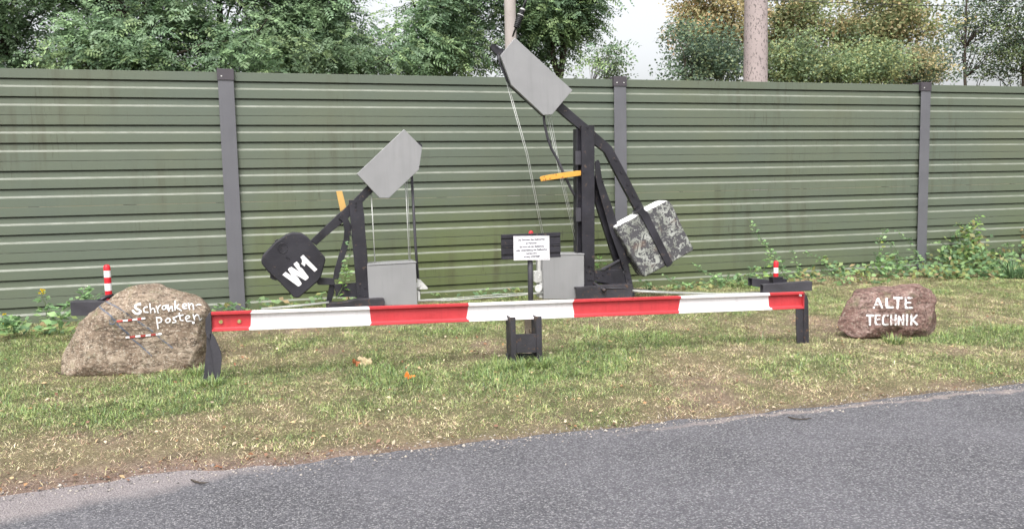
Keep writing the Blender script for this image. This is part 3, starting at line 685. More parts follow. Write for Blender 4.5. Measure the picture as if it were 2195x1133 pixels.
    q.add([A[0]+Vector((-.006, 0, .0)), A[1]+Vector((.004, 0, 0)), A[1]+Vector((.004, .3, .0)), A[0]+Vector((-.006, .3, 0)), A[0]+Vector((-.006, 0, .016)), A[1]+Vector((.004, 0, .016)), A[1]+Vector((.004, .3, .016)), A[0]+Vector((-.006, .3, .016))], [[3,2,1,0],[4,5,6,7],[0,1,5,4],[1,2,6,5],[2,3,7,6],[3,0,4,7]])
    q.build('lid', GREYBOX, cab, .003, 1)
    z7 = Z(1120, 530, 9.44); q = B()
    q.trace(z7([(235, 480), (300, 470), (405, 480), (405, 690), (370, 705), (270, 715), (240, 690)]), MY+.02, .05); q.trace(z7([(312, 255), (372, 255), (372, 480), (312, 480)]), MY+.04, .03)
    c = z7([(320, 830)])[0]; q.tube([at(*c, MY+.0), at(c[0]+4, c[1], MY+.07)], .045, 16); q.trace(z7([(350, 720), (415, 720), (415, 1020), (345, 1020)]), MY+.01, .02)
    q.build('bracket', GALV, root, .004, 2)
make_left_machine()
make_right_machine()

# wire bundles on the ground between the machines
def wires():
    root = thing('wire_bundle', 'loose grey wires running low between the two barrier machines', 'wires', at(1030, 640, MY-.02))
    for k in range(5):
        dy = random.uniform(-3, 3); pts = [(895, 644+dy*.6), (980, 640+dy+random.uniform(-2, 2)), (1070, 634+dy+random.uniform(-2, 2)), (1140, 629+dy*.6), (1168, 627+dy*.4)]
        polyrod('wire', pts, MY+.02*k-.02, .0045, ROD, root)
    root = thing('wire_bundle', 'grey wires running low from the tall machine to the right-hand steel channels', 'wires', at(1500, 632, MY-.02))
    for k in range(4):
        dy = random.uniform(-2, 2); pts = [(1352, 622+dy), (1440, 626+dy+random.uniform(-1, 1)), (1540, 629+dy), (1636, 626+dy*.6)]
        polyrod('wire', pts, MY-.02*k-.02, .004, ROD, root)
    root = thing('wire_bundle', 'grey wires lying behind the boom left of the small machine', 'wires', at(620, 655, MY-.1))
    for k in range(3):
        dy = random.uniform(-2, 2); polyrod('wire', [(560, 662+dy), (640, 655+dy), (705, 648+dy)], MY-.12, .004, ROD, root)
wires()

# ------------------------------------------------------------------ pegs on steel channels
def peg(px, top, bot, Y, wpx, bands, label):
    a = at(px, bot, Y); b = at(px, top, Y); r = wpx/2*(Y*1.05)/F_PX
    root = thing('marker_peg', label, 'marker peg', (a.x, a.y, a.z-.02), 'red and white marker pegs')
    h = b.z-a.z; q = B(); prof = []; mi = []
    n = len(bands)
    for k, (f0, f1, m_) in enumerate(bands):
        prof += [(r, f0*h), (r, f1*h)]; mi += [m_, m_]
    prof = prof[:-1]+[(r, h-r*.7), (r*.8, h-r*.3), (r*.45, h-.01*r), (0.0005, h)]; mi = mi[:-1]+[bands[-1][2]]*4
    q.lathe((a.x, a.y, a.z-.0), [(r, -.03)]+prof, 18, [bands[0][2]]+mi)
    q.build('peg_body', [REDPEG, WHITEPEG], root)
    return root
peg(233.5, 566.5, 638, 8.6, 12.2, [(0, .22, 0), (.22, .44, 1), (.44, .62, 0), (.62, .82, 1), (.82, .86, 0)], 'taller red and white peg rising behind the left boulder')
peg(1663, 558.5, 597, 8.9, 11.5, [(0, .32, 0), (.32, .62, 1), (.62, .75, 0)], 'shorter red and white peg on the crossed steel channels at right')

def channel_at(pxa, pxb, ztop_px, Y, rz, wdt, hgt, label, hollow=True, loc=None):
    a = at(pxa, ztop_px[0], Y[0]); b = at(pxb, ztop_px[1], Y[1])
    d = (b-a).normalized(); bk = Vector((0, 0, 1)).cross(d).normalized(); bk = bk if bk.y > 0 else -bk; up = Vector((0, 0, 1)); th = .008
    root = thing('steel_channel', label, 'steel channel', (a+b)/2-up*hgt, 'black steel channels under the pegs')
    q = B()
    for prof in ([(0, 0), (th, 0), (th, -hgt), (0, -hgt)], [(wdt-th, 0), (wdt, 0), (wdt, -hgt), (wdt-th, -hgt)], [(th, -.0005), (wdt-th, -.0005), (wdt-th, -th), (th, -th)]):
        q.sweep(prof, a, b, bk, up)
    q.build('channel_body', CHARCOAL, root, .003, 2)
channel_at(150, 262, (646.5, 645), (8.45, 8.42), 0, .16, .135, 'black steel channel sticking out behind the left boulder')
channel_at(1635.5, 1741, (610, 602.5), (8.75, 8.62), 0, .10, .115, 'black steel channel in front of the right-hand peg')
channel_at(1612, 1690, (596.5, 604), (9.05, 8.99), 0, .12, .10, 'black steel channel lying behind the right-hand peg')
def clamp():
    p = at(1675, 600, 8.85); root = thing('clamp_block', 'small black clamp at the foot of the right-hand peg', 'clamp', p)
    q = B(); q.trace([(1656, 594), (1678, 593), (1680, 606), (1658, 606)], 8.84, .09); q.trace([(1679, 597), (1688, 598), (1686, 606), (1679, 606)], 8.83, .05); q.build('clamp_body', BLACK, root, .003, 2)
    p = at(227, 640, 8.5); root = thing('clamp_block', 'small black clamp at the foot of the left-hand peg', 'clamp', p)
    q = B(); q.tube([at(211, 645, 8.5), at(219, 641, 8.5), at(228, 636, 8.52), at(243, 634, 8.55)], .02, 8); q.build('clamp_body', BLACK, root)
clamp()

# ------------------------------------------------------------------ notice board
def make_sign():
    Y = 8.15; p = at(1139, 640, Y); gx, gy = p.x, Y+.05; g = G(gx, gy)
    root = thing('notice_board', 'white German no-entry notice on a black ribbed board and post', 'sign', (gx, gy, g))
    q = B(); q.tube([(at(1139, 560, Y).x, gy, g-.05), (at(1139, 530, Y).x, gy, at(1139, 504, Y).z)], .0285, 14); q.build('post', CHARCOAL, root)
    q = B(); a, b = at(1074.5, 503.5, Y), at(1202.5, 556.5, Y); xm = (a.x+b.x)/2; W = b.x-a.x; H = a.z-at(1074.5, 557.5, Y).z; zc = a.z-H/2+.004
    q.box((xm, Y+.018, zc), (W, .008, H)); q.box((xm, Y+.006, zc+H/2-.02), (W, .016, .04)); q.box((xm, Y+.006, zc-.005), (W, .016, .012)); q.box((xm, Y+.006, zc-H*.18), (W, .010, .06)); q.box((xm, Y+.009, zc+H*.16), (W-.001, .008, .07)); q.box((xm, Y+.006, zc-H/2+.012), (W-.001, .012, .024))
    bd = q.build('back_board', BLACK, root, .003, 2)
    zs = Z(1085, 490, 14.16); q = B(); A = zs([(222, 225), (1310, 212), (1325, 945), (232, 962)]); q.trace(A, Y-.007, .005); pl = q.build('sign_plate', SIGNW, root, .0015, 1)
    q = B()
    def line(a, b, w=.0016): 
        a = at(*zs([a])[0], Y-.0075); b = at(*zs([b])[0], Y-.0075); d = (b-a).normalized(); n = Vector((-d.z, 0, d.x))*w
        q.add([a-n, b-n, b+n, a+n], [[0, 1, 2, 3]])
    for a, b in (((250, 240), (1290, 228)), ((1285, 228), (1300, 915)), ((262, 930), (1300, 918)), ((250, 240), (262, 930))): line(a, b)
    for c in ((285, 265), (1255, 255), (290, 900), (1262, 895)):
        P = at(*zs([c])[0], Y-.0078); q.add([P+Vector((math.cos(k*1.047)*.004, 0, math.sin(k*1.047)*.004)) for k in range(6)], [list(range(6))])
    q.build('border', SIGNK, pl, fix=False)
    rows = [('Das Betreten des Stellwerkes', 768, 355, 820), ('ist Personen,', 770, 462, 350), ('die nicht mit der Bedienung', 772, 565, 750), ('oder Unterhaltung des Stellwerkes', 775, 668, 955), ('betraut sind,', 775, 768, 330), ('streng untersagt!', 782, 862, 500)]
    for t, cx, by, wd in rows:
        P = at(*zs([(cx, by)])[0], Y-.0078); wreal = wd/14.16*Y*1.09/F_PX
        o = embossed(t, P, .030, pl, SIGNK, 0, 'lettering', .0002, 1, 'CENTER', .0010)
        xs = [v.co.x for v in o.data.vertices]; w0 = max(xs)-min(xs); sx = wreal/w0; cxl = (P-wloc(pl)).x
        for v in o.data.vertices: v.co.x = cxl+(v.co.x-cxl)*sx
    c = at(1138, 497.5, Y+.04); q = B(); n = 16
    prof = [(.0245, -.05), (.0245, .0), (.0235, .012), (.018, .022), (.009, .028), (.0005, .030)]
    q.lathe(c-Vector((0, 0, .012)), prof, 18); cap = q.build('post_cap', REDPEG, root)
    q = B(); q.tube([c+Vector((0, -.0255, 0)), c+Vector((0, -.018, 0))], .006, 8); q.build('eyelet', RUBBER, cap)
make_sign()

# ------------------------------------------------------------------ boulders
def boulder(name, label, outline, Yc, df, db, planes, mat, seed, amp, pexp=2.6, skirt=.06):
    P = [at(a, b, Yc) for a, b in outline]; n = len(P); cx = sum(p.x for p in P)/n; cz = (max(p.z for p in P)+min(p.z for p in P))/2
    C = Vector((cx, Yc, cz)); NT = 220
    angs = [(math.atan2(p.z-cz, p.x-cx), math.hypot(p.x-cx, p.z-cz)) for p in P]; angs.sort()
    A = np.array([a for a, _ in angs]); Rr = np.array([r for _, r in angs]); A3 = np.concatenate([A-2*np.pi, A, A+2*np.pi]); R3 = np.concatenate([Rr]*3)
    th = np.linspace(-np.pi, np.pi, NT, endpoint=False); rad = np.interp(th, A3, R3)
    vs = []; NR = 110
    for j in range(NR+1):
        ph = math.pi*j/NR; s = math.sin(ph)**.8 if 0 < j < NR else 0.0; c = math.cos(ph)
        dep = (1-s**pexp)**(1/pexp) if s < 1 else 0
        y = -df*dep if c > 0 else db*dep
        for t, r in zip(th, rad): vs.append(Vector((math.cos(t)*r*s, y, math.sin(t)*r*s)))
    for nrm, d in planes:
        nrm = Vector(nrm).normalized()
        for v in vs:
            e = v.dot(nrm)-d
            if e > 0: v -= nrm*(e*.93)
    rs = Vector((seed*3.1, seed*1.7, seed))
    for v in vs:
        q = v*1.0+rs; k = mnoise.fractal(q*4.5, 1.0, 2.0, 3)*amp + (abs(mnoise.noise(q*7.5+rs))-.25)*amp*.9 + mnoise.fractal(q*22, 1.0, 2.0, 3)*amp*.28
        dn = v.normalized() if v.length > 0 else Vector((0, -1, 0)); dn = Vector((dn.x, dn.y*1.6-(.3 if v.y < 0 else -.3), dn.z)).normalized(); v += dn*k
    base = Vector((cx, Yc, G(cx, Yc))); bm = B(); bm.v = [v+C for v in vs]
    for j in range(NR):
        for i in range(NT): bm.f.append([j*NT+i, j*NT+(i+1) % NT, (j+1)*NT+(i+1) % NT, (j+1)*NT+i])
    bm.mi = [0]*len(bm.f); bm.sm = [True]*len(bm.f)
    root = thing(name, label, 'boulder', base)
    tree = BVHTree.FromPolygons(bm.v, bm.f)
    o = bm.build('stone', mat, root)
    return root, tree

def strokes(root, tree, Zf, lst, name, mat, off=.004, ragged=.0, seed=1, parent=None):
    """brush strokes traced along px paths and laid on the stone's real surface"""
    rr = random.Random(seed); vs = []; fs = []
    for pts, wd in lst:
        pts = Zf(pts); wpx = wd; P = []
        for i in range(len(pts)-1):
            a, b = Vector(pts[i]), Vector(pts[i+1]); m_ = max(1, int((b-a).length/.9))
            P += [a.lerp(b, k/m_) for k in range(m_)]
        P.append(Vector(pts[-1]))
        for _ in range(2): P = [P[0]]+[(P[i-1]+P[i]*2+P[i+1])/4 for i in range(1, len(P)-1)]+[P[-1]]
        if len(P) < 2: continue
        d0 = (P[0]-P[1]).normalized(); d1 = (P[-1]-P[-2]).normalized(); P = [P[0]+d0*wpx*.35]+P+[P[-1]+d1*wpx*.35]
        rows = []
        for i, p in enumerate(P):
            d = (P[min(i+1, len(P)-1)]-P[max(i-1, 0)]).normalized(); nn = Vector((-d.y, d.x)); hw = wpx/2*(.6 if i in (0, len(P)-1) else 1)*(1+ragged*rr.uniform(-1, 1))
            row = []
            for s in (-1, -.33, .33, 1):
                q = p+nn*hw*s; dr = ray(q.x, q.y).normalized(); hit = tree.ray_cast(EYE, dr)
                if hit[0] is None: row = None; break
                nr = hit[1]; nr = nr if nr.dot(dr) < 0 else -nr
                row.append(hit[0]-dr*off*.5+nr*off*.5)
            rows.append(row)
        for i in range(len(rows)-1):
            if rows[i] is None or rows[i+1] is None: continue
            k = len(vs); vs += rows[i]+rows[i+1]
            for s in range(3): fs.append([k+s, k+s+1, k+5+s, k+4+s])
    q = B(); q.add(vs, fs, 0, True); return q.build(name, mat, root if parent is None else parent, fix=False)

def make_boulders():
    outl = [(137, 800), (135, 770), (136, 742), (150, 712), (175, 690), (205, 665), (235, 640), (262, 624), (285, 614), (310, 609), (340, 611), (352, 618), (385, 628), (425, 638), (442, 650), (452, 668), (451, 690), (446, 720), (444, 760), (440, 792), (425, 806), (330, 812), (230, 812), (160, 810)]
    root, tree = boulder('lettered_boulder', 'large tan granite boulder lettered Schrankenposten with a painted barrier drawing', outl, 7.75, .34, .45,
        [((-.62, -.68, .30), .42), ((.05, -1, .12), .245), ((-.2, -.62, .75), .34), ((.55, -.75, .1), .46), ((.3, -.35, .85), .37), ((-.95, -.1, .5), .50)], ROCK_A, 3, .016)
    zs = Z(220, 630, 8.717)
    T = [([(705, 188), (650, 195), (608, 222), (612, 262), (660, 285), (708, 305), (712, 340), (665, 368), (605, 355), (562, 305)], 4.6),
         ([(835, 238), (785, 248), (765, 288), (785, 332), (850, 338)], 3), ([(882, 182), (897, 345)], 3.2), ([(898, 300), (940, 255), (965, 275), (980, 342)], 3),
         ([(1008, 225), (1040, 352)], 2.6), ([(1030, 290), (1052, 222), (1080, 205)], 2.6), ([(1182, 218), (1130, 218), (1108, 255), (1130, 292), (1175, 275), (1188, 215)], 2.7), ([(1188, 205), (1215, 288)], 2.7),
         ([(1222, 205), (1240, 318)], 2.8), ([(1240, 292), (1262, 262), (1292, 225), (1312, 315)], 2.7), ([(1352, 132), (1350, 210), (1356, 300)], 3), ([(1362, 245), (1422, 198)], 2.6), ([(1368, 245), (1472, 305)], 2.8),
         ([(1500, 243), (1570, 222), (1562, 186), (1512, 186), (1488, 228), (1510, 275), (1575, 268)], 2.4), ([(1598, 176), (1625, 290)], 2.7), ([(1612, 228), (1650, 178), (1688, 198), (1698, 290)], 2.8), ([(1742, 216), (1788, 192), (1836, 206)], 2.4),
         ([(1003, 428), (1018, 520), (1036, 645)], 2.9), ([(1012, 442), (1068, 432), (1104, 466), (1098, 515), (1042, 535)], 2.8), ([(1218, 445), (1172, 488), (1196, 535), (1255, 520), (1264, 468), (1222, 446)], 2.7),
         ([(1378, 425), (1322, 438), (1318, 468), (1370, 492), (1366, 526), (1305, 530)], 2.5), ([(1432, 355), (1452, 482), (1502, 492)], 2.8), ([(1375, 412), (1505, 388)], 2.6), ([(1560, 462), (1630, 432), (1618, 400), (1570, 400), (1545, 450), (1572, 506), (1658, 500)], 2.5),
         ([(1692, 380), (1722, 490)], 2.8), ([(1712, 435), (1750, 382), (1790, 395), (1812, 490), (1845, 450)], 2.8)]
    strokes(root, tree, zs, T, 'lettering', LETTER_A, .006, .13, 2)
    DULLRED = wornpaint('dull_red_stone_paint', .62, (.24, .04, .035), (.38, .06, .05))
    for x0, y0, x1, y1, cuts, w_ in ((275, 507, 785, 450, [(380, 1), (470, 0), (553, 1), (645, 0), (725, 1), (800, 0)], 4.0), (440, 806, 1090, 738, [(505, 0), (610, 1), (710, 0), (802, 1), (900, 0), (992, 1), (1200, 0)], 4.4)):
        o = strokes(root, tree, zs, [([(x0, y0), ((x0+x1)/2, (y0+y1)/2+3), (x1, y1)], w_)], 'painted_bar', LETTER_A, .007, .05, 5)
        o.data.materials.append(DULLRED)
        for pl in o.data.polygons:
            c = pl.center+wloc(o)-EYE; u = 1097.5+F_PX*c.dot(_R)/c.dot(_fw); xz = (u-220)*8.717
            pl.material_index = next(m_ for lim, m_ in cuts if xz < lim)
    z4 = Z(100, 540, 3.777)
    ln = [([(400, 405), (440, 455), (500, 500), (535, 530), (560, 560)], 3.2), ([(470, 395), (560, 440), (640, 490), (690, 530)], 2.6), ([(740, 560), (800, 600), (860, 640)], 4.0), ([(895, 675), (950, 720), (1020, 775)], 2.6), ([(570, 580), (620, 625), (665, 665)], 4.2), ([(690, 700), (760, 755), (850, 838)], 2.6)]
    ln += [([(530+22*math.cos(t), 562+22*math.sin(t)) for t in np.linspace(0, 6.28, 14)], 2.6), ([(515, 575), (545, 548)], 2)]
    strokes(root, tree, z4, ln, 'painted_lines', BLUEGREY, .005, .3, 3)
    eg = [([(360, 640), (480, 600), (600, 605), (860, 590)], 1.1), ([(420, 690), (540, 670), (650, 665)], 1.2), ([(600, 640), (760, 628), (870, 640)], 1.1), ([(470, 600), (520, 660)], 1.0), ([(500, 590), (560, 660)], .9), ([(640, 610), (690, 650)], .9), ([(680, 610), (730, 650)], .9), ([(720, 600), (790, 650)], .9), ([(770, 600), (830, 645)], .9), ([(430, 640), (700, 625)], .9)]
    circ = lambda cx, cy, rx, ry: [(cx+rx*math.cos(t), cy+ry*math.sin(t)) for t in np.linspace(0, 6.28, 12)]
    eg += [([(1040, 715), (1062, 700), (1062, 765)], 1.5), (circ(1110, 712, 20, 17), 1.5), (circ(1112, 748, 22, 18), 1.5), (circ(1180, 712, 18, 16), 1.5), (circ(1182, 745, 21, 17), 1.5), (circ(975, 655, 18, 16), 1.4)]
    strokes(root, tree, z4, eg, 'engraving', ENGR, .003, .3, 4)
    q = B(); d = ray(220+1695/8.717, 630+530/8.717).normalized(); h = tree.ray_cast(EYE, d)[0]
    if h: q.tube([h-d*.008, h+d*.01], .012, 10); q.build('pebble', LETTER_B, root)

    outr = [(1803, 708), (1805, 694), (1810, 680), (1823, 656), (1837, 633), (1848, 615), (1853, 605.5), (1880, 605.5), (1905, 607), (1926, 612), (1941, 611), (1958, 607), (1974, 607.5), (1986, 613), (2000, 621), (2000, 638), (1992, 654), (2002, 663), (2016, 674), (2023, 688), (2023, 702), (2014, 716), (1996, 724), (1940, 724), (1870, 720), (1815, 716)]
    root, tree = boulder('lettered_boulder', 'smaller red-brown boulder lettered ALTE TECHNIK on the grass at right', outr, 6.62, .21, .28,
        [((-.66, -.75, .28), .275), ((.02, -1, .16), .155), ((-.25, -.62, .8), .215), ((.3, -.7, .7), .235), ((.62, -.8, -.1), .285), ((-.2, -.9, -.45), .235), ((-.1, -.1, 1), .222)], ROCK_B, 8, .020, 2.2)
    za = Z(1780, 590, 8.092)
    T = [([(752, 562), (828, 402), (898, 562)], 4.2), ([(790, 508), (880, 508)], 3.6), ([(975, 405), (978, 550)], 4.4), ([(978, 553), (1085, 553)], 4.4), ([(1105, 392), (1245, 390)], 4.8), ([(1170, 392), (1165, 565)], 5.2),
         ([(1303, 388), (1303, 560)], 4.8), ([(1300, 392), (1408, 390)], 4.2), ([(1303, 470), (1390, 470)], 4), ([(1303, 560), (1412, 560)], 4.4),
         ([(632, 692), (742, 692)], 4.2), ([(684, 692), (684, 855)], 4.6), ([(782, 690), (785, 850)], 4), ([(780, 690), (862, 690)], 3.4), ([(785, 765), (850, 760)], 3.2), ([(790, 850), (858, 846)], 3.4),
         ([(1000, 692), (935, 692), (908, 740), (908, 830), (930, 850), (1000, 850)], 4), ([(1050, 685), (1050, 855)], 4), ([(1130, 685), (1126, 855)], 4), ([(1050, 775), (1130, 768)], 3.4),
         ([(1180, 855), (1180, 688)], 3.8), ([(1182, 690), (1256, 850)], 3.6), ([(1264, 685), (1262, 855)], 3.8), ([(1325, 682), (1325, 855)], 4.6), ([(1400, 682), (1400, 855)], 4.4), ([(1500, 682), (1420, 768), (1505, 855)], 4)]
    strokes(root, tree, za, T, 'lettering', LETTER_B, .006, .2, 6)
make_boulders()

# ------------------------------------------------------------------ foliage tools (numpy)
def unit(v): return v/np.maximum(1e-9, np.linalg.norm(v, axis=-1, keepdims=True))
def pinnate(P, D, N, L, pairs, ll, lw, cols, r, droop=.25):
    """pinnate leaves: leaflets along a drooping rachis"""
    n = len(P); Sd = unit(np.cross(D, N)); Vs = []; t = np.linspace(.18, 1, pairs)
    for k, tk in enumerate(t):
        c = P+D*(L*tk)[:, None]; c[:, 2] -= droop*L*tk**2
        for sgn in (-1, 1):
            a = unit(Sd*sgn+D*.45+N*r.normal(0, .25, n)[:, None]); w = unit(np.cross(a, N+r.normal(0, .3, (n, 3)))); l = (ll*r.uniform(.75, 1.15, n)*(1-.3*abs(tk-.5)))[:, None]
            tip = c+a*l; tip[:, 2] -= .15*l[:, 0]
            Vs.append(np.stack([c, c+a*l*.45+w*lw/2, tip, c+a*l*.45-w*lw/2], 1))
    V = np.stack(Vs, 1); m_ = V.shape[1]
    C = np.repeat((cols[:, None, :]*r.uniform(.82, 1.18, (n, m_, 1)))[:, :, None, :], 4, 2)
    V = V.reshape(-1, 3); return V, np.arange(len(V)).reshape(-1, 4), C.reshape(-1, 3)
def single(P, D, N, ll, lw, cols, r):
    n = len(P); w = unit(np.cross(D, N)); l = (ll*r.uniform(.7, 1.25, n))[:, None]; lw = lw*r.uniform(.8, 1.2, n)[:, None]; fold = N*l*.12
    V = np.stack([P, P+D*l*.45+w*lw/2+fold, P+D*l, P+D*l*.45-w*lw/2+fold], 1).reshape(-1, 3)
    C = np.repeat(cols[:, None, :], 4, 1).reshape(-1, 3); return V, np.arange(len(V)).reshape(-1, 4), C

GAPS = [(75, 30, 28, 50), (112, 75, 42, 50), (368, 105, 30, 26), (440, 128, 32, 30), (505, 10, 38, 36), (530, 50, 24, 26), (560, 110, 22, 18), (795, 25, 46, 52), (650, 0, 18, 16), (255, 130, 24, 16), (800, 140, 30, 18), (1010, 150, 24, 14), (320, 20, 14, 14), (200, 150, 18, 12), (690, 150, 20, 12)]
def tree(name, label, x, y, h, crown, leaf, cols, seed, nclump, per, trunk_r=.13, cat='tree', group=None, limbs=None, zdense=(2.6, 6.9), thin=.0, crad=.38):
    """crown: list of ellipsoids (cx,cy,cz,rx,ry,rz). Clumps of leaves spread through them, gaps between."""
    r = np.random.default_rng(seed); rnd = random.Random(seed); g = .2
    root = thing(name, label, cat, (x, y, g), group)
    # trunk and limbs
    q = B(); p = Vector((x, y, g-.1)); pts = [p.copy()]; n = 9; lean = Vector((rnd.uniform(-.09, .09), rnd.uniform(-.05, .05), 1))
    for k in range(n): p = p+Vector((lean.x*h/n+rnd.uniform(-.08, .08), lean.y*h/n+rnd.uniform(-.06, .06), h*.9/n)); pts.append(p.copy())
    q.tube(pts, [trunk_r*(1-.85*k/n) for k in range(n+1)], 9); q.build('trunk', BARK, root)
    vol = [c[3]*c[4]*c[5] for c in crown]; tot = sum(vol)
    cl = []
    for c, v in zip(crown, vol):
        m_ = int(nclump*v/tot); u = unit(r.normal(size=(m_, 3)))*(r.random((m_, 1))**(1/2.2)); cl.append(u*np.array(c[3:6])+np.array(c[:3]))
    cl = np.concatenate(cl)
    cl = cl+r.normal(0, .16, cl.shape); gate = NA(cl[:, 0]*1.0+seed, cl[:, 2]+cl[:, 1]*.6, 1.15, 3); cl = cl[gate > .42+thin]
    rel = cl-np.array([0, 0, 1.6]); dz = rel @ np.array(_fw); u = 1097.5+F_PX*(rel @ np.array(_R))/dz; v = 566.5-F_PX*(rel @ np.array(_U))/dz
    for a, b, c, d in GAPS: c, d = c*1.15, d*1.15; k_ = ((u-a)/c)**2+((v-b)/d)**2 > 1; cl, u, v = cl[k_], u[k_], v[k_]
    keep = (cl[:, 2] > zdense[0]-r.random(len(cl))*.8) & ((cl[:, 2] < zdense[1]) | (r.random(len(cl)) < .15)); cl = cl[keep]
    q = B(); nb = 0
    for k in range(0, len(cl), max(1, len(cl)//34)):
        e = Vector(cl[k]); j = min(range(1, n), key=lambda i: abs(pts[i].z-(e.z-.5-.35*(e-pts[i]).length*.5)))
        s = pts[j]; mid = s.lerp(e, .5)+Vector((rnd.uniform(-.15, .15), rnd.uniform(-.15, .15), rnd.uniform(.0, .3)))
        mid2 = s.lerp(e, .78)+Vector((rnd.uniform(-.12, .12), rnd.uniform(-.12, .12), rnd.uniform(0, .22)))
        rr = trunk_r*.36*(1-j/n*.6); q.tube([s, mid, mid2, e], [rr, rr*.65, rr*.42, rr*.18], 6); nb += 1
    if nb: q.build('branches', BARK, root)
    ctr = np.repeat(cl, per, 0); n = len(ctr); tone = np.repeat(r.uniform(.62, 1.3, len(cl)), per)
    o = r.normal(size=(n, 3)); o = unit(o)*(r.random((n, 1))**.6)*r.uniform(.8, 1.35, (n, 1))*crad*np.array([1.15, 1.0, .62]); P = ctr+o
    out = unit(o+np.array([0, 0, .05])); D = unit(out*np.array([1, 1, .35])+r.normal(0, .35, (n, 3))-np.array([0, 0, .25])); Nn = unit(np.array([0, -.45, 1])+r.normal(0, .38, (n, 3)))
    hue = np.repeat(r.random(len(cl)), per)
    cc = np.array(cols); k1 = np.clip((hue*len(cc)+r.normal(0, .55, n)).astype(int), 0, len(cc)-1); C = cc[k1]*tone[:, None]*r.uniform(.8, 1.2, (n, 1))
    if leaf == 'pinnate': V, Fq, Cc = pinnate(P, D, Nn, r.uniform(.22, .36, n), 6, .078, .036, C, r)
    else: V, Fq, Cc = single(P, unit(D+r.normal(0, .5, (n, 3))), unit(Nn+r.normal(0, .5, (n, 3))), leaf, leaf*.72, C, r)
    npmesh('crown', V, Fq, LEAF, root, Cc); return root

